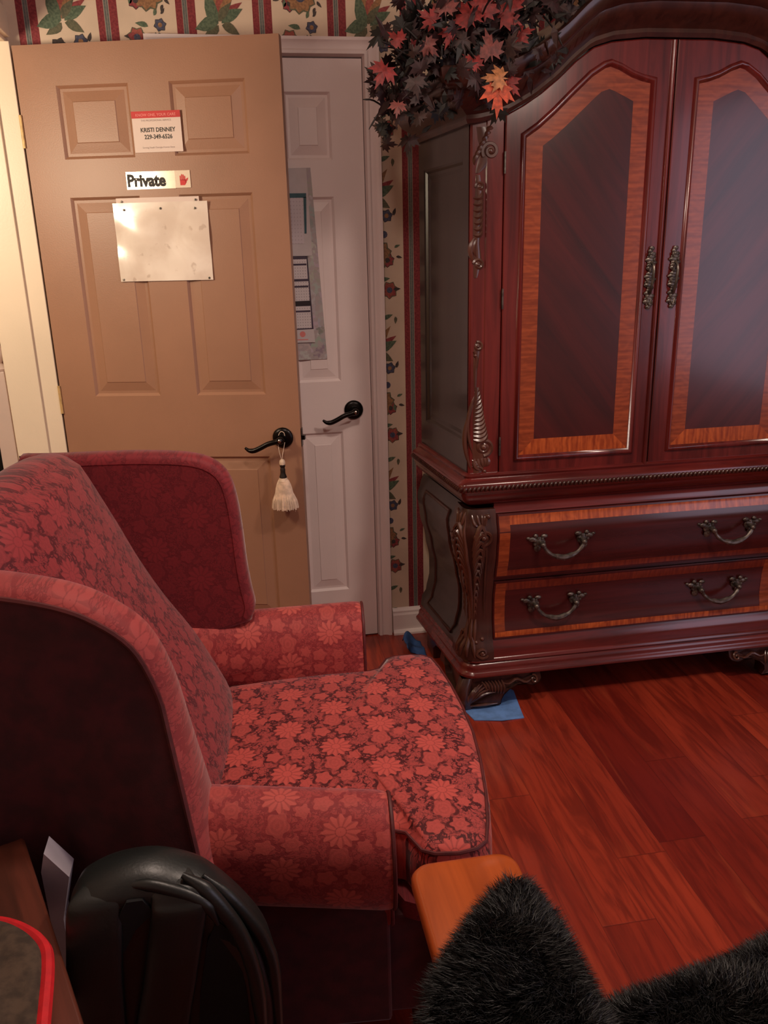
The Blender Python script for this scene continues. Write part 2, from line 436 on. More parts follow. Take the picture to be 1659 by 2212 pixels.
# mouldings
def profile_run(mb,prof,p0,p1,out,up,mi=0,close=True):
    """prof: (o,u) offsets; sweep from p0 to p1"""
    p0,p1,out,up=Vector(p0),Vector(p1),Vector(out),Vector(up)
    mb.loft([[p0+out*a+up*b for a,b in prof],[p1+out*a+up*b for a,b in prof]],True,True,mi)
b=MB()
bp=[(0,0),(.030,0),(.030,.008),(.024,.016),(.0165,.018),(.0165,.078),(.013,.086),(.013,.094),(.007,.102),(0,.105)]
profile_run(b,bp,(.517,YW,0),(3.2,YW,0),(0,-1,0),(0,0,1))
struct(b.build('baseboard_back',m_white,smooth=False,fixn=True))
# casing of white door
def casing(mb,x0,x1,ztop,y):
    pr=[(0,0),(.004,.010),(.006,.016),(.014,.017),(.02,.013),(.034,.015),(.044,.021),(.053,.021),(.055,.0)]
    # right jamb
    def L(side,x):  # side +1 right
        ring0=[(x+side*a,y-b_,0) for a,b_ in pr]; ring1=[(x+side*a,y-b_,ztop+a) for a,b_ in pr]
        return ring0,ring1
    a0,a1=L(1,x1); c0,c1=L(-1,x0)
    mb.loft([a0,a1,c1,c0],False,False)
c=MB(); casing(c,DX0-.004,DX1+.003,DZ+.004,YW-.0005)
o=c.build('trim_1',m_white,smooth=True,auto=25); struct(o)
c=MB(); c.box(DX1+.0035,DX1+.018,YW,YW+.12,0,DZ+.018); c.box(DX0-.018,DX0-.0035,YW,YW+.12,0,DZ+.018); c.box(DX0-.018,DX1+.018,YW,YW+.12,DZ+.004,DZ+.018)
c.box(DX1-.012,DX1+.0035,YW+.036,YW+.06,0,DZ); c.box(DX0-.0035,DX0+.012,YW+.036,YW+.06,0,DZ)
struct(c.build('trim_2',m_white,smooth=False))
# jamb of the hall doorway
c=MB()
c.box(LX-.142,LX+.013,2.895,2.915,0,2.055); c.box(LX-.142,LX-.042,2.883,2.896,0,2.055)
c.box(LX-.142,LX+.002,2.06,2.08,0,2.055); c.box(LX-.142,LX+.002,2.06,2.915,2.055,2.075)
# casing around it on the room side
c.box(LX,LX+.018,1.99,2.066,0,2.14); c.box(LX,LX+.018,2.066,2.90,2.065,2.14)
struct(c.build('trim_3',m_jamb,smooth=False,bevel=.002))

# ------------------------------------------------------------------ six panel doors
def panel_door(mb,W,H,T,cols,rows,mi=0):
    """front at y=0 facing -y, local x 0..W"""
    xs=sorted({0,W}|{v for c_ in cols for v in c_}); zs=sorted({0,H}|{v for r_ in rows for v in r_})
    for i in range(len(xs)-1):
        for j in range(len(zs)-1):
            x0,x1,z0,z1=xs[i],xs[i+1],zs[j],zs[j+1]
            if (x0,x1) in cols and (z0,z1) in rows:
                lev=[(0,0),(.004,.004),(.008,.0085),(.016,.0085),(.044,.0025),(.046,.0005)]
                rings=[[(x0+a,d,z0+a),(x1-a,d,z0+a),(x1-a,d,z1-a),(x0+a,d,z1-a)] for a,d in lev]
                mb.loft(rings,True,False,mi)
                mb.add(rings[-1],[(0,1,2,3)],mi)
            else: mb.add([(x0,0,z0),(x1,0,z0),(x1,0,z1),(x0,0,z1)],[(0,1,2,3)],mi)
    mb.add([(0,0,0),(W,0,0),(W,0,H),(0,0,H),(0,T,0),(W,T,0),(W,T,H),(0,T,H)],[(0,4,5,1),(1,5,6,2),(2,6,7,3),(3,7,4,0),(4,7,6,5)],mi)
def lever(parent,x,z,sy=0,metal=m_bronze):
    r=MB(); r.lathe([(0,-.0005),(.034,-.0005),(.0345,-.004),(.032,-.009),(.024,-.0115),(.016,-.013),(.0155,-.03),(.0,-.03)],(x,sy,z),'y',32)
    ro=r.build('rosette',metal,parent,auto=50)
    l=MB()
    path=smoothpts([(x,sy-.028,z),(x,sy-.045,z-.001),(x-.012,sy-.052,z-.003),(x-.04,sy-.054,z-.010),(x-.066,sy-.054,z-.023),(x-.088,sy-.053,z-.032),(x-.105,sy-.052,z-.031),(x-.117,sy-.052,z-.022)],5)
    n=len(path); rad=[.011]*6+[.0105]*4+[.0085]*(n-10); rad=[r_ if i<n-8 else r_*(.45+.55*(n-1-i)/8) for i,r_ in enumerate(rad)]
    l.tube(path,rad,10); l.sphere((x,sy-.048,z),(.0125,.012,.0125),8)
    l.build('lever',metal,parent)
    k=MB(); k.lathe([(0,-.0585),(.004,-.0595),(.0055,-.061),(.003,-.0625),(0,-.063)],(x,sy,z),'y',16)
    k.build('lock_button',m_nickel,parent)
# white door (door_1)
W=DX1-DX0
d1=MB()
cols=[(.105,.255),(.357,.507)]; rows=[(.198,.814),(.997,1.61),(1.723,1.926)]
panel_door(d1,W,DZ-.008,.035,cols,rows)
door1=d1.build('door_1',m_white,smooth=False); door1.location=(DX0,2.944,.006); struct(door1)
lever(door1,.391-DX0,.892)
l=MB(); l.box(W+.0005,W+.003,.005,.03,.87,.93); l.box(W+.001,W+.009,.004,.016,.888,.902); l.build('latch',m_nickel,door1,smooth=False)
# tan door (door_2)
DA=math.atan2(-.2487,.9686); WT=.797
d2=MB(); cols=[(.119,.339),(.462,.69)]; rows=[(.206,.788),(.995,1.61),(1.719,1.922)]
panel_door(d2,WT,2.033,.035,cols,rows)
door2=d2.build('door_2',m_tan,smooth=False); door2.location=(-.592,2.897,.010); door2.rotation_euler=(0,0,DA); struct(door2)
lever(door2,.804-.066-.0,.852)
l=MB(); l.box(WT+.0003,WT+.002,.005,.03,.82,.88); l.box(WT+.0003,WT+.012,.008,.026,.842,.856); l.build('latch',m_bronze,door2,smooth=False)
for z in (1.80,.985,.2):
    h=MB(); 
    vs=[(-.001+.0,0,0)]
    h.box(-.034,-.003,-.002,.0005,z-.045,z+.045); h.tube([(-.001,-.004,z-.046),(-.001,-.004,z+.046)],.0045,10)
    for q in (-.03,0,.03): h.lathe([(0,-.0035),(.004,-.003),(.0045,-.002)],(-.015-.006*(q==0)+.002,0,z+q),'y',10,mi=1)
    h.build('hinge',[m_brass,m_darkcord],door2,auto=30)

MD=Matrix.Translation((-.592,2.897,.010))@Matrix.Rotation(DA,4,'Z')
def on_door(name,u,z,lift=.0): # u from hinge side
    o=empty(name); o.matrix_world=MD@Matrix.Translation((u,-lift,z)); return o
def text(s_,size,parent,x,z,y,mat,align='CENTER',bold=0,name='lettering',sx=1):
    cu=bpy.data.curves.new(name,'FONT'); cu.body=s_; cu.size=size; cu.align_x=align; cu.offset=bold; cu.resolution_u=3
    t=bpy.data.objects.new('tmp',cu); COL.objects.link(t); bpy.context.view_layer.update()
    me=bpy.data.meshes.new_from_object(t.evaluated_get(bpy.context.evaluated_depsgraph_get()))
    bpy.data.objects.remove(t); bpy.data.curves.remove(cu)
    me.materials.clear(); me.materials.append(mat); me.name=name
    for v in me.vertices:
        a,b_=v.co.x,v.co.y; v.co=(x+a*sx,y,z+b_)
    o=bpy.data.objects.new(name,me); COL.objects.link(o); o.parent=parent; return o
# card
e=on_door('name_card',.804-.463,1.731,.0012)
p=MB(); p.box(0,.148,-.0008,0,0,.112); p.build('card',m_paper,e,smooth=False)
p=MB(); p.box(-.001,.148,-.0012,-.0008,.094,.113); p.build('red_header',m_redink,e,smooth=False)
text('KNOW ONE, YOUR CARE',.0105,e,.073,.099,-.0016,m_pinkink,bold=.0002)
text('THE PROFESSIONAL SERVICE',.0072,e,.073,.085,-.0012,m_greyink)
text('KRISTI DENNEY',.0165,e,.076,.056,-.0012,m_ink,bold=.0004,sx=.92); text('229-349-6526',.0165,e,.076,.037,-.0012,m_ink,bold=.0004,sx=.92)
text('Serving South Georgia Homes Since',.0068,e,.074,.011,-.0012,m_greyink)
tag(e,'white name card with a red header band on the tan door','sign')
# Private sign
e=on_door('private_sign',.804-.50,1.628,.0012)
p=MB(); p.box(0,.152,-.0012,0,0,.050); p.box(.152,.199,-.0012,0,.001,.050,1); p.build('plate',[m_plate,m_jamb],e,smooth=False)
text('Private',.047,e,.002,.009,-.0016,m_ink,'LEFT',bold=.0022,sx=.91)
hnd=MB()
def hb(pts): hnd.add([(a,-.0017,b_) for a,b_ in pts],[tuple(range(len(pts)))])
hx=.176; hb([(hx-.009,.008),(hx+.005,.008),(hx+.011,.016),(hx+.0085,.024),(hx-.0095,.024)])
for i,(dx,L) in enumerate(((-.0076,.034),(-.0028,.038),(.0018,.037),(.0062,.033))): hb([(hx+dx-.0019,.022),(hx+dx+.0019,.022),(hx+dx+.0018,L),(hx+dx,L+.002),(hx+dx-.0018,L)])
hb([(hx+.007,.014),(hx+.014,.022),(hx+.0165,.028),(hx+.0145,.029),(hx+.006,.022)])
hnd.build('red_hand',m_redink,e,smooth=False,fixn=False)
tag(e,'brushed metal strip sign reading Private with a red hand symbol','sign')
# paper sleeve
e=on_door('document_sleeve',.804-.552,1.358,.0015)
p=MB(); 
def shf(u,v_): 
    x=u*.297; z=v_*.232; return (x+(1-v_)*-.0,-.002-.004*math.sin(u*9+v_*4)*math.sin(v_*6+1)*v_*(1-v_)*4-.0015*(1-v_),z)
p.grid(shf,24,18); p.build('sleeve',m_sleeve,e,auto=80)
p=MB(); p.box(.012,.272,-.001,0,.225,.246); p.build('backing_strip',m_paper,e,smooth=False)
for x,z in ((.03,.236),(.262,.236),(.035,.212),(.15,.214),(.258,.212),(.01,.006),(.285,.006)):
    p=MB(); p.lathe([(0,-.0055),(.003,-.005),(.0035,-.003)],(x,-.001,z),'y',10); p.build('tack',m_pewter,e)
tag(e,'blank glossy document sleeve tacked to the tan door below the Private sign','sleeve')
# tassel
e=on_door('tassel',.804-.064,.60,.030)
t=MB(); zt=.178
cord=smoothpts([(.0,-.017,zt+.004),(-.005,-.02,.205),(-.010,-.016,.235),(-.012,.004,.262),(-.004,.006,.276),(.007,.006,.272),(.009,.004,.25),(.006,-.008,.225),(.001,-.015,.2),(0,-.017,zt+.004)],6)
t.tube(cord,.0011,6); t.build('hanging_loop',m_ivory,e)
t=MB(); t.lathe([(0,.19),(.004,.19),(.008,.186),(.0095,.178),(.008,.170),(.0,.17)],(0,-.017,0),'z',20,flute=lambda a,h:.06*math.cos(9*a)); t.build('cap',m_ivory,e)
t=MB(); t.lathe([(0,.172),(.0085,.172),(.0088,.166),(.0065,.162),(.0082,.156),(.0078,.148),(.0085,.141),(.0112,.133),(.0118,.128),(0,.127)],(0,-.017,0),'z',20,flute=lambda a,h:.05*math.cos(7*a)); t.build('neck',m_darkcord,e)
t=MB()
NS=84
t.lathe([(0,.128),(.0135,.127),(.015,.119),(.016,.117)],(0,-.017,0),'z',24)
rr=random.Random(3)
for ly in range(2):
    for i in range(NS):
        a=2*PI*i/NS+rr.uniform(-.02,.02); rb=(.043 if ly==0 else .034)*rr.uniform(.94,1.05); zb=.024+rr.uniform(-.003,.003)
        pts=[(math.cos(a)*r_,-.017+math.sin(a)*r_*.8,z_) for r_,z_ in ((.0145,.121),(.022,.105),(.029,.075),(rb*.9,.05),(rb,zb))]
        t.tube(smoothpts(pts,2),.0015,4)
t.tube(smoothpts([(.038,-.01,.04),(.032,-.008,.02),(.033,-.008,.006)],3),.0006,4)
t.build('fringe',m_ivory,e)
tag(e,'ivory tassel with a dark neck hanging from the lever of the tan door','tassel')

# ------------------------------------------------------------------ calendars on white door
YD=2.9435
def collage():
    M=Mat('photo_collage',.4); v=M.coord()
    c1=M.vor(M.scale(v,(1,1,.7)),34,'F1','Color'); n=M.nt.nodes.new('ShaderNodeHueSaturation'); M.nt.links.new(c1.k,n.inputs['Color']); n.inputs['Saturation'].default_value=.25; n.inputs['Value'].default_value=.75
    M.color(M.mix(M.noise(v,70,3).smooth(.4,.6),M.mix(.35,n.outputs[0],(120,110,120)),(176,164,166))); return M.m
m_coll=collage()
def calgrid(name,base,ink,sx,sz):
    M=Mat(name,.5); v=M.coord(); x,y,z=M.sep(v)
    a=(x/sx).fmod(1.)-.5; b_=(z/sz).fmod(1.)-.5
    dot=(a*a+b_*b_).sqrt().smooth(.2,.14); M.color(M.mix(dot*.7,base,ink)); return M.m
m_cal=calgrid('calendar_dots',(214,204,206),(120,105,115),.0085,.0095)
m_lines=calgrid('month_grid',(208,196,202),(176,160,170),.01,.012)
m_teal=plain('teal_border',(34,84,96),.5,.1,50); m_plum=plain('plum_card',(72,56,78),.5,.2,50); m_pale=plain('pale_page',(206,196,198),.5,.04,20); m_blk=plain('dark_card',(36,24,30),.5,.2,50)
e=empty('wall_calendar',(.0,YD-.0005,0))
def quad(mb,pts,y,th,mi=0):
    n=len(pts); a=[(x,y-th,z) for x,z in pts]; b_=[(x,y,z) for x,z in pts]
    mb.add(a+b_,[tuple(range(n)),tuple(range(2*n-1,n-1,-1))]+[(i,(i+1)%n,n+(i+1)%n,n+i) for i in range(n)],mi)
p=MB(); quad(p,[(.0,1.085),(.304,1.083),(.276,1.706),(-.02,1.70)],-.001,.001); p.build('poster',m_coll,e,smooth=False)
p=MB(); quad(p,[(.04,1.435),(.268,1.43),(.262,1.7045),(.0,1.70)],-.0025,.001); p.build('month_page',m_pale,e,smooth=False)
p=MB(); quad(p,[(.05,1.47),(.243,1.47),(.246,1.615),(.05,1.615)],-.004,.0006); p.build('month_grid',m_lines,e,smooth=False)
p=MB(); quad(p,[(.04,1.614),(.257,1.614),(.258,1.628),(.04,1.628)],-.0045,.0006); quad(p,[(.246,1.502),(.253,1.502),(.2575,1.616),(.248,1.616)],-.0045,.0006); p.build('border',m_teal,e,smooth=False)
tag(e,'large wall calendar poster with a teal-edged page on the white door','calendar')
e=empty('three_month_calendar',(.0,YD-.0045,0))
p=MB(); quad(p,[(.1,1.15),(.262,1.15),(.252,1.43),(.1,1.43)],-.001,.001); p.build('backing',m_plum,e,smooth=False)
for z0,z1,x1 in ((1.356,1.42,.248),(1.283,1.348,.251),(1.192,1.266,.2535)):
    p=MB(); quad(p,[(.11,z0),(x1+.001,z0),(x1,z1),(.11,z1)],-.002,.001); pg=p.build('month_pad',m_cal,e,smooth=False)
    p=MB(); quad(p,[(.11,z1-.02),(x1-.001,z1-.02),(x1-.001,z1-.014),(.11,z1-.014)],-.0032,.0004); p.build('header_bar',m_plum,pg,smooth=False)
p=MB(); quad(p,[(.1,1.266),(.255,1.268),(.2545,1.284),(.1,1.282)],-.0032,.0005); p.build('binding_strip',m_blk,e,smooth=False)
p=MB(); quad(p,[(.1,1.145),(.264,1.143),(.261,1.188),(.1,1.186)],-.002,.001); p.build('footer_page',m_pale,e,smooth=False)
p=MB(); p.add([(a,-.0032,b_) for a,b_ in discpoly(.222,1.172,.010,14)],[tuple(range(14))]); p.box(.20,.24,-.0034,-.0032,1.152,1.155); p.build('footer_logo',m_pinkink,e,smooth=False,fixn=False)
tag(e,'narrow calendar with three month pads on a dark backing, overlapping the big wall calendar','calendar')
# ------------------------------------------------------------------ armoire
CX=1.233; YF=2.36; YB=2.81
arm=empty('armoire',(CX,2.58,.004))
tag(arm,'tall carved mahogany armoire with arched panelled doors above two drawers, in the corner','armoire')
def A(mb,name,mats,parent=None,**k):
    """build with world coordinates, then hang under the armoire"""
    ox,oy=CX,2.58
    mb.v=[(x-ox,y-oy,z) for x,y,z in mb.v]
    return mb.build(name,mats,parent or arm,**k)
def splay(y): return -.045*(y-YF)/.45   # case widens slightly to the back
def bombe(z):
    return lerpt([(.165,.022),(.20,.018),(.235,.0),(.30,-.012),(.36,-.012),(.44,.002),(.53,.022),(.60,.030),(.65,.016),(.675,.006)],z)
def plan(d,r=.03,back=True,front=YF,half=.577,n=6):
    """plan outline (closed, ccw from front-left) with offset d and rounded front corners"""
    x0,x1,y0=CX-half-d,CX+half+d,front-d; pts=[]
    for i in range(n+1):
        a=PI+PI/2*i/n; pts.append((x0+r+r*math.cos(a),y0+r+r*math.sin(a)))
    for i in range(n+1):
        a=1.5*PI+PI/2*i/n; pts.append((x1-r+r*math.cos(a),y0+r+r*math.sin(a)))
    pts.append((x1-splay(YB)+0,YB)); pts.append((x0+splay(YB),YB))
    return pts
def planloft(mb,prof,r=.03,front=YF,half=.577,mi=0):
    mb.loft([[(x,y,z) for x,y in plan(d,max(.004,r),True,front,half)] for d,z in prof],True,True,mi)
# lower carcase
c=MB(); planloft(c,[(bombe(z)-.012,z) for z in [.165+.51*i/24 for i in range(25)]],.045)
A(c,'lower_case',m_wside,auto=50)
# recessed side panels frame of the lower case (front rail, visible red wood)
c=MB()
def rail(z0,z1,n,dd,x0=CX-.495,x1=CX+.495):
    c.loft([[(x0,YF-bombe(z)-dd,z),(x1,YF-bombe(z)-dd,z),(x1,YF+.03,z),(x0,YF+.03,z)] for z in [z0+(z1-z0)*i/n for i in range(n+1)]],True,True)
rail(.168,.232,5,-.002); rail(.43,.442,2,-.006); rail(.66,.69,3,-.004)
A(c,'front_rail',m_wredx,auto=50)
# side moulding of the lower case
for sg in (-1,1):
    c=MB()
    def sx(z,off=0): return CX+sg*(.577+bombe(z)-.012+off)
    out=[]
    zs=[.20+.43*i/16 for i in range(17)]
    loop=[(2.50,z) for z in zs]+[(2.74,z) for z in reversed(zs)]
    c.tube([(sx(z,-.002)-sg*splay(y)*1,y,z) for y,z in loop],.0065,8,closed=True)
    A(c,'side_moulding',m_wcarve)
# corner posts with carving
def postpt(s,z,h,sg):
    # s 0 = inner edge by the drawers, 1 = round the corner on the side
    d=bombe(z)+.004+h
    x_in=.084; r=.035
    L1=x_in-r; L2=r*PI/2; L3=.055; L=L1+L2+L3; q=s*L
    if q<L1: px,py,nx,ny=-(0)-q,0,0,-1
    elif q<L1+L2:
        a=(q-L1)/r; px,py=-L1-r*math.sin(a),r-r*math.cos(a); nx,ny=-math.sin(a),-math.cos(a)
    else: px,py,nx,ny=-x_in,r+(q-L1-L2),-1,0
    # corner position moves with bombe
    X=(-.577+.084)+px*1.0-(d if q>=L1 else d*q/L1)*1.0*(1 if q>L1+L2 else (0 if q<L1 else -nx))
    X=(-.577+.084)+px+nx*d; Y=YF+py+ny*d
    return (CX+(-sg)*X*-1 if False else CX+(X if sg<0 else -X),Y,z)
def spiral(cx,cz,r,turns,ph=0,dirn=1,n=40,r0=.15):
    return [(cx+(r*(r0+(1-r0)*i/n))*math.cos(ph+dirn*2*PI*turns*i/n),cz+(r*(r0+(1-r0)*i/n))*math.sin(ph+dirn*2*PI*turns*i/n)) for i in range(n+1)]
def arcline(x0,z0,x1,z1,bend,n=8):
    dx,dz=x1-x0,z1-z0; out=[]
    for i in range(n+1):
        t=i/n; k=bend*math.sin(PI*t); out.append((x0+dx*t-dz*k,z0+dz*t+dx*k))
    return out
def ridge(mb,P,pts,r0,taper='both',n=6,h0=-.001):
    m=len(pts)
    rad=[]
    for i in range(m):
        t=i/(m-1)
        k={'both':max(.12,math.sin(PI*t))**.6,'end':max(.1,1-t)**.6,'none':1}[taper]
        rad.append(r0*k*1.25)
    mb.tube([P(a,b,h0+rad[i]*.35) for i,(a,b) in enumerate(pts)],rad,n)
for sg in (-1,1):
    c=MB()
    c.loft([[postpt(s/12,z,0,sg) for s in range(13)]+[(CX+sg*.50,YF+.04,z)] for z in [.168+.507*i/30 for i in range(31)]],True,True)
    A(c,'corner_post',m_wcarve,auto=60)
    c=MB(); P=lambda a,b,h:postpt(a,b,h,sg)
    W_=.145 # metres across s
    def S(cx,cz,r,t,ph,dr,rad,**k): ridge(c,P,[(a,b) for a,b in [(cx+(x-0)/W_,z) for x,z in [(p[0],p[1]) for p in [(q[0],q[1]) for q in spiral(0,0,r,t,ph,dr)]]]] if False else [(cx+x/W_,cz+z) for x,z in spiral(0,0,r,t,ph,dr)],rad,'none')
    S(.27,.590,.026,1.6,1.2,1,.0045); c.sphere(P(.27,.590,.003),.0095,8)
    S(.24,.193,.019,1.5,.5,-1,.004); c.sphere(P(.24,.193,.002),.006,8)
    c.sphere(P(.16,.655,.002),.0085,8)
    S(.72,.585,.02,1.4,2,1,.004)
    ridge(c,P,arcline(.20,.60,.16,.30,.02,14),.004,'both'); 
    ridge(c,P,arcline(.50,.655,.44,.30,-.03,16),.006,'both'); ridge(c,P,arcline(.62,.655,.50,.25,-.05,16),.004,'both')
    for i in range(13):
        z=.555-.021*i; w1=.12+.06*math.sin(PI*(i+1)/14)
        k=1-i/18
        ridge(c,P,arcline(.40,z-.008,.40-.20*k,z+.012,-.35),.0062*k+.001,'both')
        ridge(c,P,arcline(.46,z-.012,.60+.10*k,z+.012,.3),.0055*k+.001,'both')
        ridge(c,P,arcline(.90,z+.002,.74,z-.014,-.2),.005*k+.001,'both')
    for i in range(5):
        ridge(c,P,arcline(.42-.07*i,.66,.34-.03*i,.625,.1),.0045,'both'); ridge(c,P,arcline(.52+.07*i,.665,.55+.03*i,.62,-.1),.0045,'both')
    for a,b in ((.34,.03),(.44,-.02),(.56,-.04)): ridge(c,P,arcline(a,.30,a+b,.215,.15),.0055,'both')
    for a in (.36,.46,.56,.66,.76): ridge(c,P,arcline(.5+(a-.5)*.4,.25,a,.178,(a-.5)*.8),.006,'both')
    c.sphere(P(.22,.235,.002),.007,8); c.sphere(P(.34,.226,.002),.006,8)
    A(c,'corner_carving',m_carv)
# plinth
c=MB(); planloft(c,[(.0,.176),(.016,.174),(.024,.168),(.026,.160),(.022,.154),(.028,.148),(.03,.140),(.03,.134),(.034,.128),(.040,.122),(.040,.114),(.034,.110),(.0,.110)],.05,half=.565)
A(c,'plinth',m_wredx,auto=45)
# bracket feet
def footoutline():
    return [(0,0),(.118,0),(.128,.006),(.126,.03),(.133,.05),(.15,.066),(.178,.078),(.21,.078),(.232,.072),(.252,.078),(.262,.09),(.262,.112),(0,.112)]
for sg in (-1,1):
    f=MB(); xo=CX+sg*-1*0
    for pl,(dx) in (('f',0),):
        o_=footoutline()
        def fx(a,z):  # a along the front from the corner
            return CX+sg*(.597-a)
        ov=lambda z:.004+.022*math.sin(PI*min(1,z/.112)) 
        n=len(o_)
        fr=[(fx(a,z),YF-.030-ov(z)+.004,z) for a,z in o_]; bk=[(fx(a,z),YF+.01,z) for a,z in o_]
        f.loft([[(x,y+.004,z) for x,y,z in fr],fr,bk],True,True)
        ol=[(a,z) for a,z in o_]
        si=[(CX+sg*(.597+ov(z)),YF-.03+a*.9,z) for a,z in ol]; sb=[(CX+sg*(.565),YF-.03+a*.9,z) for a,z in ol]
        f.loft([si,sb],True,True)
        # rounded corner column
        f.loft([[(CX+sg*(.597+ov(z)*.9-.02+.024*math.cos(t*2*PI/14)),YF-.03-ov(z)*.9+.02+.024*math.sin(t*2*PI/14),z) for t in range(14)] for z in [.112*i/10 for i in range(11)]],True,True)
    foot=A(f,'foot',m_wcarve,auto=35)
    g=MB(); PF=lambda a,z,h:(CX+sg*(.597-a),YF-.030-(.004+.022*math.sin(PI*min(1,max(0,z)/.112)))-h+.004,z)
    for i in range(8): ridge(g,PF,arcline(.018,.025,.012+.013*i,.062+.03*math.sin(i/7*PI),.15),.0035,'both')
    for i in range(7): ridge(g,PF,arcline(.06+.011*i,.098,.075+.009*i,.066-.002*i,.1),.0038,'both')
    ridge(g,PF,[(.13+.1*t/10,.09-.006*math.sin(t)) for t in range(11)],.004,'both')
    ridge(g,PF,[(x+.235,z+.09) for x,z in spiral(0,0,.013,1.3,0,1)],.003,'none')
    ridge(g,PF,arcline(.008,.014,.115,.012,0),.0045,'both')
    g.v=[(x-CX,y-2.58,z) for x,y,z in g.v]; g.build('foot_carving',m_carv,foot)
    f=MB()
    f.loft([[(CX+sg*(.60+.015*math.sin(PI*z/.112)),y,z) for y,z in ((2.70,0),(2.80,0),(2.80,.112),(2.60,.112),(2.60,.09),(2.66,.07),(2.70,.04))] if False else [(CX+sg*(.61-dx),y,z) for y,z in ((2.70,0),(2.80,0),(2.80,.112),(2.58,.112),(2.60,.09),(2.66,.07),(2.70,.04))] for dx in (0,.03,.06)],True,True)
    A(f,'foot',m_wcarve,smooth=False)
# waist moulding
c=MB(); planloft(c,[(-.01,.79),(.008,.789),(.014,.783),(.012,.776),(.020,.770),(.030,.764),(.034,.758),(.034,.738),(.028,.732),(.026,.724),(.022,.712),(.012,.698),(.004,.690),(-.02,.688)],.02)
A(c,'waist_moulding',m_wredx,auto=50)
c=MB()
pp=plan(.036,.02)
path=[(pp[-1][0],YB-.01)]+[q for q in pp[:14]]
# rope beading: small slanted beads all along the front and sides
def walk(path,step):
    out=[]; d=0; 
    for (x0,y0),(x1,y1) in zip(path,path[1:]):
        L=math.hypot(x1-x0,y1-y0)
        while d<L: 
            t=d/L; out.append((x0+(x1-x0)*t,y0+(y1-y0)*t,math.atan2(y1-y0,x1-x0))); d+=step
        d-=L
    return out
path=path+[(pp[-2][0],YB-.01)]
for x,y,a in walk(path,.0135):
    ca,sa=math.cos(a),math.sin(a)
    rings=[]
    for i in range(1,6):
        t=PI*i/6
        rings.append([(x+ca*(.0062*math.sin(t)*math.cos(2*PI*k/8)-.0045*math.cos(t)),y+sa*(.0062*math.sin(t)*math.cos(2*PI*k/8)-.0045*math.cos(t))-0,.748+.0085*-math.cos(t)) if False else
          (x+ca*(.0060*math.sin(t)*math.cos(2*PI*k/8)-.004*math.cos(t))+sa*.006*math.sin(t)*math.sin(2*PI*k/8),
           y+sa*(.0060*math.sin(t)*math.cos(2*PI*k/8)-.004*math.cos(t))-ca*.006*math.sin(t)*math.sin(2*PI*k/8),.748-.0085*math.cos(t)) for k in range(8)])
    c.loft(rings,True,True)
A(c,'bead_trim',m_wcarve)
# arch curve: underside of the cornice
def archz(x):
    return lin([(0,1.968),(.10,1.968),(.19,1.960),(.25,1.943),(.30,1.905),(.347,1.862),(.408,1.818),(.475,1.783),(.53,1.765),(.60,1.752),(.8,1.745)],abs(x-CX))
xs_=[CX-.577+1.154*i/72 for i in range(73)]
# upper case: side panels, back, top board
c=MB()
for sg in (-1,1):
    xo=CX+sg*.577
    # side frame with recessed panel, following the splay
    def sp(y,off): return xo+sg*(-splay(y))*(1) - sg*off if False else xo-sg*splay(y)-sg*off
    Y0,Y1,Z0,Z1=YF+.012,YB,.785,1.775
    ys=[Y0,Y0+.045,Y1-.05,Y1]; zs=[Z0,Z0+.09,Z1-.10,Z1]
    for i in range(3):
        for j in range(3):
            a,b_,d,e_=ys[i],ys[i+1],zs[j],zs[j+1]
            if i==1 and j==1:
                lev=[(0,0),(.006,.003),(.012,.009),(.02,.009),(.03,.012)]
                rings=[[(sp(a+q,o_),a+q,d+q),(sp(b_-q,o_),b_-q,d+q),(sp(b_-q,o_),b_-q,e_-q),(sp(a+q,o_),a+q,e_-q)] for q,o_ in lev]
                c.loft(rings,True,False); c.add(rings[-1],[(0,1,2,3)])
            else: c.add([(sp(a,0),a,d),(sp(b_,0),b_,d),(sp(b_,0),b_,e_),(sp(a,0),a,e_)],[(0,1,2,3)])
c.box(CX-.6,CX+.6,YB-.012,YB,.785,1.75)
c.loft([[(x,YF+.03,.785),(x,YF+.03,archz(x)+.03)] for x in xs_],False,False)
A(c,'upper_case',m_wside,smooth=False,fixn=True)
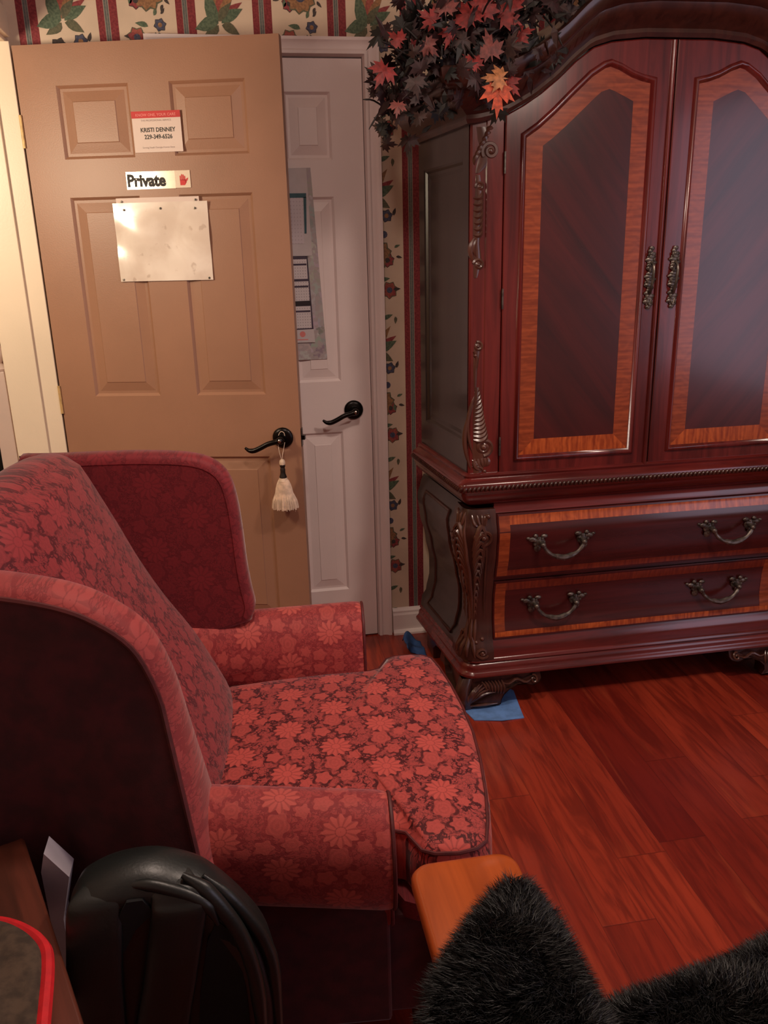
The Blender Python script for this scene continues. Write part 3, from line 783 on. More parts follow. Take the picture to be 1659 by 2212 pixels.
# stiles beside the doors
for sg in (-1,1):
    c=MB(); X=lambda s:CX+sg*(.483+.094*s)
    prof=[(-.002,.034),(-.002,.002),(.02,.0),(.50,.0),(.53,.003),(.93,.003),(.985,.007),(1.0,.016),(1.0,.06)]
    c.loft([[(X(s),YF+d,z) for s,d in prof] for z in (.782,archz(CX+sg*.53)+.02)],True,True)
    st=A(c,'stile',m_wred,auto=14)
    g=MB(); P=lambda a,z,h:(CX+sg*(.577-a),YF+.004-h,z)  # a metres from the outer edge
    def V(cx,cz,r,t,ph,dr,rad,ball=.4): 
        ridge(g,P,[(cx+x,cz+z) for x,z in spiral(0,0,r,t,ph,dr)],rad,'none'); g.sphere(P(cx,cz,.002),r*ball,8)
    def base(pts,hh):  # (centre a, z, half width)
        g.loft([[P(a+w_*math.cos(q*PI/4),z,hh*math.sin(q*PI/4)-.002) for q in range(5)]+[P(a,z,-.006)] for a,z,w_ in pts],True,True)
    def flush():
        g.v=[(x-CX,y-2.58,z) for x,y,z in g.v]; g.build('carving',m_carv,st)
    base([(.028,.785,.012),(.036,.81,.024),(.042,.85,.034),(.040,.90,.030),(.030,.95,.020),(.025,1.0,.012),(.024,1.05,.004)],.007)
    V(.048,.868,.027,1.6,2.2,-1,.0058)
    ridge(g,P,arcline(.010,.80,.016,1.0,.12,12),.006,'both'); ridge(g,P,arcline(.018,.84,.026,1.04,.12,12),.005,'both')
    for i in range(13):
        z=.90+.0118*i; k=1-i/15
        ridge(g,P,arcline(.016,z-.008,.024+.036*k,z+.010,-.25),.0068*k+.002,'both')
    for i in range(5): ridge(g,P,arcline(.022+.009*i,.84,.048,.795+.003*i,.15*(i-2)),.006,'both')
    g.sphere(P(.052,.793,.001),.006,8)
    for i in range(3): ridge(g,P,arcline(.012,.83-.01*i,.03+.01*i,.79,.2),.0055,'both')
    flush(); g=MB()
    base([(.020,1.04,.004),(.020,1.10,.008),(.024,1.15,.014),(.026,1.18,.010)],.005)
    V(.027,1.168,.013,1.3,0,1,.0042); g.sphere(P(.020,1.142,.001),.006,8); ridge(g,P,arcline(.018,1.155,.017,1.09,.1),.005,'end'); ridge(g,P,arcline(.026,1.135,.020,1.05,-.05),.004,'end')
    flush(); g=MB()
    base([(.018,1.36,.006),(.024,1.40,.016),(.020,1.45,.012),(.022,1.52,.016),(.026,1.58,.014),(.022,1.63,.008)],.006)
    V(.026,1.395,.015,1.3,1,1,.0045); ridge(g,P,arcline(.014,1.40,.016,1.47,.2),.006,'both'); ridge(g,P,arcline(.024,1.41,.024,1.47,.2),.005,'both')
    for i in range(7): ridge(g,P,arcline(.010,1.475+.016*i,.036,1.488+.017*i,-.3),.0058,'both')
    V(.028,1.60,.012,1.2,2,1,.004)
    flush(); g=MB()
    base([(.020,1.635,.006),(.040,1.66,.026),(.054,1.69,.030),(.044,1.72,.030),(.032,1.75,.020)],.006)
    V(.056,1.690,.024,1.6,0,1,.0055)
    for i in range(7): ridge(g,P,arcline(.012+.005*i,1.655+.014*i,.030+.006*i,1.685+.010*i,.2),.0055,'both')
    flush()
# cornice following the arch with returns along the sides
CP=[(-.01,0),(.012,.0),(.018,.010),(.016,.020),(.030,.032),(.052,.044),(.066,.060),(.070,.070),(.082,.074),(.096,.086),(.104,.102),(.106,.116),(.098,.122),(.0,.126)]
c=MB()
rings=[[(x,YF-a,archz(x)+b_) for a,b_ in CP] for x in xs_]
def ret(sg,y): return [(CX+sg*(.577+a)-sg*splay(y),y,archz(CX+sg*.577)+b_) for a,b_ in CP]
def corner(sg): return [(CX+sg*(.577+a),YF-a,archz(CX+sg*.577)+b_) for a,b_ in CP]
full=[ret(-1,YB),ret(-1,YF+.02),corner(-1)]+rings[1:-1]+[corner(1),ret(1,YF+.02),ret(1,YB)]
c.loft(full,False,False)
top=[[(x,YF-.0,archz(x)+.126),(x,YB,archz(x)+.126)] for x in xs_]; c.loft(top,False,False)
c.loft([[(x,YB,archz(x)+.126),(x,YB,1.72)] for x in xs_],False,False)
for sg in (-1,1): c.add([(CX+sg*.577,YF,archz(CX+sg*.577)+.126),(CX+sg*.577,YB,archz(CX+sg*.577)+.126),(CX+sg*.64,YB,archz(CX+sg*.577)+.12),(CX+sg*.64,YF-.05,archz(CX+sg*.577)+.12)],[(0,1,2,3)])
A(c,'cornice',m_wcarve,auto=35)
c=MB()
for i in range(60):   # carved gadrooning on the cornice cove
    x=CX-.56+1.12*i/59; z=archz(x); sl=(archz(x+.004)-archz(x-.004))/.008
    c.tube([(x-.006*sl,YF-.030,z+.034),(x,YF-.048,z+.046),(x+.002,YF-.062,z+.060)],[.002,.005,.003],6)
A(c,'cornice_carving',m_wcarve)

# doors
def door(sg):
    # sg=-1 left door, +1 right door; a measured outward from the centre line
    m=lambda a:CX+sg*a
    top=lambda a:archz(m(a))-.003
    yf=YF-.006
    # inlay outer outline in (a,z) counter-clockwise: bottom inner -> bottom outer -> top outer -> peak -> top inner
    cur=[(.421,1.722),(.385,1.745),(.34,1.782),(.29,1.828),(.24,1.872),(.205,1.893),(.19,1.897)]
    cur2=[(.19,1.897),(.165,1.889),(.13,1.872),(.098,1.862),(.072,1.857)]
    outer=[(.072,.838),(.421,.838)]+cur+cur2[1:]
    cx_,cz_=.245,1.35
    def inset(poly,d):
        n=len(poly); out=[]
        for i in range(n):
            p0,p1,p2=Vector(poly[i-1]),Vector(poly[i]),Vector(poly[(i+1)%n])
            e0=(p1-p0).normalized(); e1=(p2-p1).normalized()
            n0=Vector((-e0.y,e0.x)); n1=Vector((-e1.y,e1.x)); nn=(n0+n1)
            nn=nn/max(.35,nn.dot(n0)) 
            out.append(tuple(p1+nn*d))
        return out
    fo=inset(outer,-.018)   # outer edge of moulding
    n=len(outer)
    # door leaf border: connect door outline samples to fo
    dl=[(.0015,.782),(.481,.782)]
    k=len(cur)+len(cur2)-1
    oc=[]
    for i,(a,z) in enumerate(fo[2:]):
        if i==0: oc.append((.481,top(.481)))
        elif i==k-1: oc.append((.0015,top(.0015)))
        else: oc.append((.481-(.4795)*i/(k-1),top(.481-(.4795)*i/(k-1))))
    dout=dl+oc
    f=MB()
    f.loft([[(m(a),yf+.02,z) for a,z in dout],[(m(a),yf+.002,z) for a,z in dout],[(m(a),yf,z) for a,z in inset(dout,.003)],[(m(a),yf,z) for a,z in fo]],True,False)
    D=A(f,'door',m_wred,auto=30)
    f=MB()
    lev=[(0,0),(.003,-.006),(.008,-.009),(.013,-.005),(.016,.001),(.018,.003)]
    f.loft([[(m(a),yf+y,z) for a,z in inset(fo,d)] for d,y in lev],True,False)
    g=f; g.v=[(x-CX,y-2.58,z) for x,y,z in g.v]; g.build('panel_moulding',m_wred,D,auto=70)
    inn=[(.119,.885),(.374,.885),(.374,1.702),(.345,1.722),(.310,1.751),(.270,1.786),(.232,1.820),(.212,1.836),(.190,1.843),(.175,1.838),(.150,1.827),(.132,1.819),(.119,1.813)]
    yb=yf+.003
    g=MB()
    # banding split: uprights+arch use vertical grain, bottom uses level grain
    for i in range(n):
        j=(i+1)%n
        q=[(m(a),yb,z) for a,z in (outer[i],outer[j],inn[j],inn[i])]
        g.add(q,[(0,1,2,3)],1 if i==0 else 0)
    g.v=[(x-CX,y-2.58,z) for x,y,z in g.v]; g.build('inlay_band',[m_inv,m_inh],D,smooth=False)
    g=MB(); g.add([(m(a),yb+.0002,z) for a,z in inn],[tuple(range(n))])
    # bevel line round the centre
    g.v=[(x-CX,y-2.58,z) for x,y,z in g.v]; g.build('centre_panel',m_panL if sg<0 else m_panR,D,smooth=False)
    # pull: slender pierced backplate with drop
    g=MB(); ax=m(.037); 
    for i in range(22):
        z=1.262+.165*i/21; t=i/21; wd=.006+.008*abs(math.sin(PI*t*3+.3))+.003*math.sin(PI*t)
        g.sphere((ax+.004*math.sin(i*2.1),yf-.004,z),(wd,.004,.007),5)
    g.tube(smoothpts([(ax,yf-.008,1.39),(ax+.002,yf-.020,1.375),(ax,yf-.024,1.345),(ax-.002,yf-.020,1.315),(ax,yf-.008,1.30)],4),.0042,8)
    g.tube([(ax-.008,yf-.004,1.285),(ax,yf-.010,1.268),(ax+.008,yf-.004,1.285)],.003,6)
    for q in range(10): g.sphere((ax+.009*math.cos(q*2.4),yf-.007,1.275+.015*q),(.004,.004,.006),4)
    g.v=[(x-CX,y-2.58,z) for x,y,z in g.v]; g.build('pull_handle',m_pewter,D)
    # butt hinges
    for z in (.87,1.30,1.66):
        g=MB(); g.tube([(m(.482),yf-.003,z-.028),(m(.482),yf-.003,z+.028)],.0028,6)
        g.v=[(x-CX,y-2.58,z) for x,y,z in g.v]; g.build('hinge',m_pewter,D)
    return D
doorL=door(-1); doorR=door(1)
c=MB(); c.loft([[(CX+.0065*math.cos(t*PI/6),YF-.008-.006*math.sin(t*PI/6),z) for t in range(7)]+[(CX-.0065,YF,z)] for z in (.783,1.962)],True,True)
c.v=[(x-.012-CX,y-2.58,z) for x,y,z in c.v]; c.build('astragal',m_wred,doorL)

# drawers
def bail(parent,x,z,yf):
    K=1.16
    def place(mb,nm):
        mb.v=[(x+(a-x)*K-CX,yf+(b_-yf)*K-2.58,z+(c_-z)*K) for a,b_,c_ in mb.v]; mb.build(nm,m_pewter,parent)
    for s in (-1,1):
        g=MB(); bx=x+s*.062
        g.sphere((bx,yf-.004,z+.006),(.017,.005,.015),7); g.sphere((bx+s*.018,yf-.005,z+.014),(.012,.005,.007),6); g.sphere((bx+s*.030,yf-.004,z+.018),(.006,.004,.004),5)
        g.sphere((bx+s*.004,yf-.005,z-.012),(.010,.004,.010),6); g.sphere((bx-s*.014,yf-.006,z+.022),(.010,.005,.006),6); g.sphere((bx+s*.010,yf-.006,z+.024),(.007,.005,.006),6)
        for q in range(7): g.sphere((bx+.013*math.cos(q*.9),yf-.008,z+.006+.012*math.sin(q*.9)),(.0045,.003,.0045),4)
        g.tube([(bx-s*.004,yf-.004,z+.006),(bx-s*.004,yf-.024,z+.004)],.006,8); g.sphere((bx-s*.004,yf-.026,z+.004),.008,7)
        place(g,'pull_plate')
    h=MB()
    pth=smoothpts([(x-.058,yf-.026,z+.004),(x-.050,yf-.028,z-.010),(x-.034,yf-.030,z-.024),(x-.014,yf-.031,z-.031),(x,yf-.032,z-.033),(x+.014,yf-.031,z-.031),(x+.034,yf-.030,z-.024),(x+.050,yf-.028,z-.010),(x+.058,yf-.026,z+.004)],4)
    n=len(pth); h.tube(pth,[.0048+.003*(1 if abs(i-n/2)<n*.18 else .2*(1+math.sin(i*1.4))) for i in range(n)],8)
    for q in range(-3,4): h.sphere((x+q*.007,yf-.033,z-.033-.003*math.cos(q)),(.005,.005,.006),5)
    place(h,'bail_pull')
for z0,z1,low in ((.444,.658,0),(.230,.428,1)):
    f=MB(); X0,X1=CX-.491,CX+.491
    def yfz(z): return YF-bombe(z)-.006
    def band(mb,x0,x1,za,zb,dd,mi=0,n=10):
        mb.loft([[(x0,yfz(z)-dd,z),(x1,yfz(z)-dd,z)] for z in [za+(zb-za)*i/n for i in range(n+1)]],False,False,mi)
    N=12
    zz=[z0+(z1-z0)*i/N for i in range(N+1)]
    f.loft([[(X0,yfz(z)+.004,z),(X0+.004,yfz(z),z),(X1-.004,yfz(z),z),(X1,yfz(z)+.004,z),(X1,YF+.02,z),(X0,YF+.02,z)] for z in zz],True,True)
    D=A(f,'drawer',m_draw,auto=30)
    g=MB(); w_=.034; ww=.028
    hi=2 if low else 1
    band(g,X0+.006,X1-.006,z1-.005-ww,z1-.005,.0006,1 if not low else 2,4)
    band(g,X0+.006,X1-.006,z0+.005,z0+.005+(.02 if not low else .018),.0006,2 if not low else 1,4)
    band(g,X0+.006,X0+.006+w_,z0+.005,z1-.005,.0008,0,10); band(g,X1-.006-w_,X1-.006,z0+.005,z1-.005,.0008,0,10)
    g.v=[(x-CX,y-2.58,z) for x,y,z in g.v]; g.build('inlay_band',[m_inv,m_inh,m_inlow],D,fixn=True)
    zc=(z0+z1)/2+.006
    for s in (-1,1): bail(D,CX+s*.286,zc,yfz(zc))

# ------------------------------------------------------------------ cloths under the armoire feet
def cloth(name,pts,mat,z,label,folds=2,th=.004):
    c=MB(); n=len(pts)
    cx_=sum(p[0] for p in pts)/n; cy_=sum(p[1] for p in pts)/n
    rr=random.Random(n)
    for k in range(folds):
        s_=1-.05*k
        def rg(zz,sc_): return [(cx_+(x-cx_)*sc_*s_+.003*k,cy_+(y-cy_)*sc_*s_,zz+.0025*math.sin(i*1.7)) for i,(x,y) in enumerate(pts)]
        b0=z+k*th
        c.loft([rg(b0+.003,.985),rg(b0+.0035,1),rg(b0+th+.002,1),rg(b0+th+.003,.97)],True,True)
    o=c.build(name,mat,auto=60); tag(o,label,'cloth'); return o
cloth('cloth_pad',[(.655,2.262),(.74,2.238),(.815,2.243),(.822,2.30),(.835,2.41),(.80,2.47),(.67,2.46),(.632,2.36)],m_blue,-.0032,'pale blue folded cloth under the front left foot of the armoire',1)
c=MB()
def cf(u,v): 
    x=.535+.068*u; y=2.85-.12*v+.02*math.sin(u*5); return (x+.02*(1-v)*0,y,.004+.030*max(0,math.sin(u*4.2+v*2.2))*(1-u*.5)+.012*math.sin(v*9+u*3)*.5+.006)
c.grid(cf,18,14); o=c.build('cloth_rag',m_blueD,auto=80); md=o.modifiers.new('t','SOLIDIFY'); md.thickness=.003
tag(o,'crumpled dark blue cloth on the floor behind the armoire by the white baseboard','cloth')

# ------------------------------------------------------------------ leaf garland on the armoire
def leafmat(name,c,d): return plain(name,c,.6,.3,90) 
LM=[leafmat('leaf_crimson',(140,40,38),0),leafmat('leaf_orange',(206,84,48),0),leafmat('leaf_gold',(188,124,78),0),leafmat('leaf_maroon',(48,20,23),0),leafmat('leaf_brown',(62,40,36),0),leafmat('leaf_dark_green',(28,28,25),0),leafmat('twig',(30,20,18),0),leafmat('leaf_rose',(128,66,60),0)]
maple=[(0,-.25),(.05,-.02),(.32,-.22),(.28,-.06),(.55,.02),(.40,.12),(.62,.42),(.38,.36),(.34,.50),(.14,.34),(.20,.72),(.09,.66),(0,1.0)]
maple=maple+[(-x,y) for x,y in reversed(maple[1:-1])]
def leaf(mb,c,nrm,roll,s,mi,curl=.25):
    q=Vector(nrm).normalized().to_track_quat('Z','Y'); m_=q.to_matrix()@Matrix.Rotation(roll,3,'Z')
    c=Vector(c); ctr=c+m_@Vector((0,.25*s,.06*s))
    pts=[c+m_@Vector((x*s,y*s,-curl*s*(x*x+(y-.25)**2))) for x,y in maple]; n=len(pts)
    mb.add([ctr]+pts,[(0,1+i,1+(i+1)%n) for i in range(n)],mi)
def willow(mb,c,nrm,roll,s,mi):
    q=Vector(nrm).normalized().to_track_quat('Z','Y'); m_=q.to_matrix()@Matrix.Rotation(roll,3,'Z'); c=Vector(c)
    P_=[c+m_@Vector(p) for p in ((0,0,0),(.16*s,.3*s,.04*s),(.13*s,.65*s,.04*s),(0,s,-.1*s),(-.13*s,.65*s,.04*s),(-.16*s,.3*s,.04*s))]
    mb.add(P_,[(0,1,2,3,4,5)],mi)
gar=empty('leaf_garland',(.62,2.30,1.9)); tag(gar,'autumn maple leaf garland spilling over the left top corner of the armoire','garland')
G=lambda mb:setattr(mb,'v',[(x-.62,y-2.30,z-1.9) for x,y,z in mb.v])
rg=random.Random(21)
lv=MB(); fo=MB(); tw=MB()
spine=smoothpts([(.455,2.44,1.80),(.47,2.30,1.87),(.52,2.24,1.95),(.60,2.23,1.955),(.70,2.24,1.96),(.78,2.26,2.00),(.90,2.30,2.09),(1.05,2.33,2.13),(1.25,2.34,2.14),(1.5,2.33,2.13),(1.75,2.34,1.99)],6)
tw.tube(spine,.006,6)
for i,p in enumerate(spine):
    for k in range(2):
        d=Vector((rg.uniform(-1,1),rg.uniform(-1,.4),rg.uniform(-1,1))).normalized()*rg.uniform(.05,.12)
        if p.x>.8: d*=.6
        tw.tube(smoothpts([p,p+d*.6+Vector((0,0,.01)),p+d],3),[.0025]*6+[.001],5)
left=[p for p in spine if p.x<.86]; right=[p for p in spine if p.x>=.82]
for i in range(430):
    p=rg.choice(left); sp_=.075
    c_=p+Vector((rg.gauss(0,sp_*.75),rg.gauss(.03,sp_*.6),rg.gauss(-.01,sp_)))
    if c_.x>.58 and c_.z<archz(c_.x)+.03 and c_.y>2.27: c_.y=2.2+rg.uniform(0,.04); 
    if c_.x>.70: c_.z=max(c_.z,archz(c_.x)+.06)
    if c_.z<1.73 or c_.x<.40: continue
    mi=rg.choice([3,3,3,3,4,4,5,5,5,3])
    if rg.random()<.5: leaf(fo,c_,(rg.uniform(-1,1),-1,rg.uniform(-.6,.6)),rg.uniform(0,6.3),rg.uniform(.03,.06),mi)
    else: willow(fo,c_,(rg.uniform(-1,1),-1,rg.uniform(-.6,.6)),rg.uniform(0,6.3),rg.uniform(.03,.065),mi)
for i in range(760):
    p=rg.choice(right)
    c_=p+Vector((rg.gauss(0,.05),rg.gauss(-.0,.035),rg.gauss(-.0,.028)))
    if c_.z<archz(c_.x)+.055: c_.z=archz(c_.x)+.055+rg.uniform(0,.05)
    willow(fo,c_,(rg.uniform(-1,1),-1,rg.uniform(-.9,.6)),rg.uniform(0,6.3),rg.uniform(.02,.05),rg.choice([5,5,5,5,4,3,4]))
big=[((.402,2.21,1.868),.062,0,2.6),((.672,2.17,1.820),.075,1,3.1),((.682,2.165,1.838),.058,2,1.5),((.70,2.19,1.835),.05,0,3.9),((.622,2.18,1.865),.05,0,.8),((.66,2.19,1.893),.066,7,.2),((.61,2.19,1.965),.075,0,.5),((.635,2.2,1.99),.07,0,-.6),((.60,2.2,1.93),.05,4,2),((.545,2.19,1.985),.055,7,0),((.52,2.20,1.965),.05,0,1),((.56,2.2,1.945),.045,0,2.8),((.69,2.22,1.985),.08,0,-1),((.73,2.21,1.94),.05,0,-1.2),((.445,2.24,1.93),.045,0,.9),((.475,2.22,1.845),.05,4,3.3),((.50,2.21,1.92),.045,7,4),((.432,2.22,1.79),.04,7,3),((.72,2.22,2.01),.07,3,.3),((.78,2.24,2.03),.06,3,1),((.59,2.22,2.02),.07,3,1)]
for c_,s,mi,ro in big:
    leaf(lv,c_,(rg.uniform(-.35,.15),-1,rg.uniform(-.1,.5)),ro,s,mi,.18)
for mb,nm in ((lv,'maple_leaves'),(fo,'foliage'),(tw,'stem')):
    G(mb); o=mb.build(nm,LM if nm!='stem' else LM[6],gar,smooth=False,fixn=False)
    if nm=='foliage': o['kind']='stuff'

# ------------------------------------------------------------------ wing chair
ch=empty('wing_chair',(0,1.495,0),math.radians(-5)); tag(ch,'red damask upholstered wing chair with rolled arms in front of the tan door','armchair')
# seat cushion (T shape)
half=[(-.125,.225),(-.10,.255),(.0,.272),(.12,.285),(.225,.288),(.246,.296),(.256,.318),(.268,.343),(.290,.354),(.330,.357),(.362,.350),(.384,.332),(.396,.285),(.410,.20),(.420,.10),(.424,0)]
outl=[(u,-v) for u,v in half]+[(u,v) for u,v in reversed(half[:-1])]
def off(poly,d):
    n=len(poly); out=[]
    for i in range(n):
        p0,p1,p2=Vector(poly[i-1]),Vector(poly[i]),Vector(poly[(i+1)%n])
        e=(p2-p0).normalized(); out.append(tuple(p1+Vector((-e.y,e.x))*d))
    return out
sgn=1
ar=sum(outl[i][0]*outl[(i+1)%len(outl)][1]-outl[(i+1)%len(outl)][0]*outl[i][1] for i in range(len(outl)))
sgn=1 if ar>0 else -1
O=lambda d:off(outl,sgn*d)
def crown(u,v): return .0
c=MB()
lv_=[(.388,.022),(.384,.010),(.388,.002),(.400,-.003),(.430,-.006),(.465,-.005),(.482,0),(.492,.006),(.499,.016)]
c.loft([[(x,y,z) for x,y in O(d)] for z,d in lv_],True,False)
base=O(.016)
c2=(.14,0)
rings=[[(x,y,.499) for x,y in base]]
for k,(s,z) in enumerate(((.9,.504),(.75,.510),(.55,.515),(.3,.518),(.1,.519))):
    rings.append([(c2[0]+(x-c2[0])*s,y*s,z) for x,y in base])
c.loft(rings,True,False); c.add(rings[-1],[tuple(range(len(base)))])
c.add([(x,y,.388) for x,y in O(.022)],[tuple(range(len(base)))])
cu=c.build('seat_cushion',m_dseat,ch,auto=80)
p=MB(); p.tube([(x,y,.4905) for x,y in O(.003)],.0034,6,closed=True); p.tube([(x,y,.393) for x,y in O(.003)],.0042,6,closed=True); p.build('piping',m_pipe,cu)
# backrest
bc=[(-.09,.44),(-.098,.50),(-.122,.56),(-.162,.64),(-.218,.73),(-.264,.82),(-.298,.90),(-.328,.965),(-.355,1.02),(-.378,1.052),(-.425,1.060),(-.47,1.04),(-.50,.98),(-.49,.80),(-.46,.6),(-.42,.44)]
bcs=[tuple(p) for p in smoothpts([Vector((a,b_,0)) for a,b_ in bc],3)]
c=MB(); rings=[]
NV=18
for j in range(NV+1):
    v=-.298+.596*j/NV; t=abs(v)/.298; e_=(1-t**4)**.5 if t<1 else 0; e_=.55+.45*e_
    ring=[]
    for (u,z,_) in bcs:
        front=1 if u>-.40 or z>1.0 else 0
        u2=-.33+(u+.33)*1.0; 
        bul=.022*(1-t*t)
        zz=z+ .028*(1-t*t)*max(0,(z-.9)/.16)
        uu=u+(bul if u>-.42 and z<1.04 else 0)-(1-e_)*.10*(1 if u>-.42 else -0.3)
        ring.append((uu,v,zz-(1-e_)*.05*max(0,(z-.9)/.16)))
    rings.append(ring)
c.loft(rings,True,True)
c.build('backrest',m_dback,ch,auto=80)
# wings
def wing(sd,prof,pip):
    ext=.088 if sd<0 else 0
    pf=[tuple(p)[:2] for p in smoothpts([Vector((a,b_,0)) for a,b_ in prof],4)]
    back=[(-.52,.42 if sd<0 else .50),(-.53,.8),(-.53,1.0)]
    poly=back+pf
    # orientation: back bottom -> back top -> along top -> down the front
    def inset(d):
        n=len(poly); out=[]
        for i in range(n):
            p1=Vector(poly[i]); 
            p0=Vector(poly[max(i-1,0)]); p2=Vector(poly[min(i+1,n-1)])
            e=(p2-p0).normalized(); q=p1+Vector((e.y,-e.x))*d; out.append((q.x,q.y))
        return out
    lev=[(.276,.020),(.278,.010),(.284,.003),(.294,-.001),(.315,-.002),(.334,.003),(.346,.010),(.352,.019)]
    flz=lambda z,u=0:ext*max(0,min(1,(.80-z)/.27))*max(0,min(1,(u+.30)/.17))
    c=MB(); c.loft([[(u,sd*(v+flz(z,u)*max(0,(v-.276)/.076)),z) for u,z in inset(d)] for v,d in lev],True,False)
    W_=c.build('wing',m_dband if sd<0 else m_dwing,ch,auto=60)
    c=MB(); c.tube([(u,sd*(.353+flz(z,u)),z) for u,z in inset(.018)[2:]],.0045,6); c.build('piping',m_pipe,W_)
    c=MB(); e2=inset(.018)[2:]; zz_=[p[1] for p in e2]; ztop,zbot=max(zz_),min(zz_)
    e3=sorted({round(p[1],5):p[0] for p in e2}.items())
    mono=[]; mx=-9
    for z_,u_ in e3: mono.append((z_,u_))
    rows=[]
    for k in range(41):
        t=k/40; z_=zbot+(ztop-zbot)*(1-(1-t)**1.8); uf=lin(mono,z_)
        rows.append([(-.525+(uf+.525)*q/6,sd*(.3535+flz(z_,-.525+(uf+.525)*q/6)),z_) for q in range(7)])
    c.loft(rows,False,False); c.build('outer_panel',m_outer,W_,auto=60)
    c=MB(); c.add([(u,sd*.277,z) for u,z in inset(.019)],[tuple(range(len(poly)))]); c.v and c.build('inner_lining',m_dwing,W_,smooth=False)
near=[(-.50,1.022),(-.42,1.018),(-.345,1.010),(-.255,.988),(-.195,.958),(-.145,.912),(-.116,.845),(-.098,.76),(-.076,.647),(-.054,.53),(-.046,.46),(-.052,.43)]
far=[(-.50,1.048),(-.43,1.046),(-.33,1.046),(-.24,1.044),(-.15,1.036),(-.10,1.018),(-.070,.985),(-.056,.93),(-.050,.86),(-.046,.78),(-.040,.72),(-.034,.675),(-.044,.640)]
wing(-1,near,None); wing(1,far,None)
# inside-back filler/outer back
c=MB(); c.loft([[(-.525,-.33,z),(-.525,.33,z),(-.44,.33,z),(-.44,-.33,z)] if z<.5 else [(-.545,-.33,z),(-.545,.33,z),(-.49,.33,z),(-.49,-.33,z)] for z in (.15,.45,.55,1.0)],True,True); c.build('outer_back',m_outer,ch,auto=30,bevel=.01)
# arms
sec=[(.268,.38),(.272,.46),(.278,.53),(.292,.585),(.318,.622),(.355,.640),(.392,.632),(.420,.605),(.436,.57),(.440,.53),(.432,.49),(.412,.462),(.385,.452),(.366,.455),(.362,.42),(.360,.38)]
ss=[tuple(p)[:2] for p in smoothpts([Vector((a,b_,0)) for a,b_ in sec],2)]
for sd in (-1,1):
    c=MB(); rings=[]
    for u,k in (((-.22,1) if sd>0 else (-.075,1)),(-.04,1),(0,1),(.08,1),(.15,1),(.195,1),(.209,.985),(.216,.95),(.219,.88)):
        fl=(u-.2)*.13
        cv,cz=.355,.53
        zb=(-.022 if sd<0 else -.004)+ (u-.2)*-.03
        rings.append([(u,sd*((cv+(v-cv)*k)+(fl if v>.275 else fl*.5)),(cz+(z-cz)*k)+zb) for v,z in ss])
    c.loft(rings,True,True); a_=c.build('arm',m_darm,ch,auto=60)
    c=MB(); u=.2165; c.tube([(u,sd*(.357+(v-.355)*.965),(.5075 if sd<0 else .5255)+(z-.53)*.965) for v,z in ss],.0034,6,closed=True); c.build('piping',m_pipe,a_)
    c=MB(); c.box(-.50,.212,sd*.30 if sd>0 else -.362,.362 if sd>0 else -.30,.15,.46); c.build('side_panel',m_outer,ch,bevel=.006,auto=30)
# base under the cushion
c=MB()
ap=[(u-.028,v*.985) for u,v in outl]
c.loft([[(x,y,z) for x,y in ap] for z in (.352,.372,.387)],True,True)
c.build('seat_deck',m_dwing,ch,auto=50)
c=MB(); c.box(-.46,.30,-.335,.335,.14,.355); c.build('base_frame',m_outer,ch,smooth=False,bevel=.006)
c=MB()
def fr(u,v): 
    y=-.335+.67*u; z=.150+.19*v; return (.352+.020*math.sin(PI*v)**.5*1+.012*(1-(y/.335)**2),y,z)
rings=[]
for z,b_ in ((.150,-.006),(.153,.004),(.165,.008),(.25,.012),(.325,.008),(.338,.002),(.342,-.008)):
    rings.append([(.29,-.345-b_*.5,z),(.352+b_,-.345-b_*.5,z)]+[(.352+b_+.030*(1-(y/.335)**2),y,z) for y in [-.335+.067*k for k in range(11)]]+[(.352+b_,.345+b_*.5,z),(.29,.345+b_*.5,z)])
c.loft(rings,True,True); fp=c.build('footrest_panel',m_dwing,ch,auto=50)
c=MB(); c.tube([(.352+.008+.030*(1-(y/.335)**2),y,.152) for y in [-.335+.067*k for k in range(11)]],.004,6); c.build('piping',m_pipe,fp)
for u,v in ((.28,-.29),(.28,.29),(-.44,-.29),(-.44,.29)):
    c=MB(); c.lathe([(.018,0),(.022,.02),(.026,.09),(.03,.145)],(u,v,0),'z',16); c.build('leg',m_tablewood,ch)

# ------------------------------------------------------------------ leather backpack on a stool
SB=(-.155,.97)
st=empty('wooden_stool',(SB[0],SB[1],0)); tag(st,'low wooden stool under the black leather backpack','stool')
c=MB(); c.lathe([(0,.215),(.15,.215),(.158,.222),(.158,.238),(.15,.245),(0,.245)],(0,0,0),'z',32); c.build('seat',m_tablewood,st)
for k in range(4):
    a=PI/4+k*PI/2; c=MB(); c.tube([(.12*math.cos(a),.12*math.sin(a),.216),(.145*math.cos(a),.145*math.sin(a),0)],[.016,.012],10); c.build('leg',m_tablewood,st)
bg=empty('leather_backpack',(SB[0],SB[1],.2452)); tag(bg,'black leather backpack slumped in front of the wing chair','backpack')
BL=lambda p:(p[0]-SB[0],(p[1]-SB[1])*.62,(p[2]-.2452)*(1-.034/.45))
BO=[(-.285,.2465),(-.292,.36),(-.290,.47),(-.286,.57),(-.278,.64),(-.264,.685),(-.240,.704),(-.202,.714),(-.16,.712),(-.12,.695),(-.088,.669),(-.047,.607),(-.022,.546),(-.013,.461),(-.016,.35),(-.030,.2465)]
bo=[tuple(p)[:2] for p in smoothpts([Vector((x,z,0)) for x,z in BO],4)]
def bins(d):
    n=len(bo); out=[]
    for i in range(n):
        p0=Vector(bo[max(i-1,0)]); p2=Vector(bo[min(i+1,n-1)]); e=(p2-p0).normalized(); q=Vector(bo[i])+Vector((e.y,-e.x))*d
        out.append((q.x,max(.2455,q.y)))
    return out
def fold(x,z,y): return .006*math.sin(x*70+z*16)*math.sin(z*14)
c=MB(); rings=[]
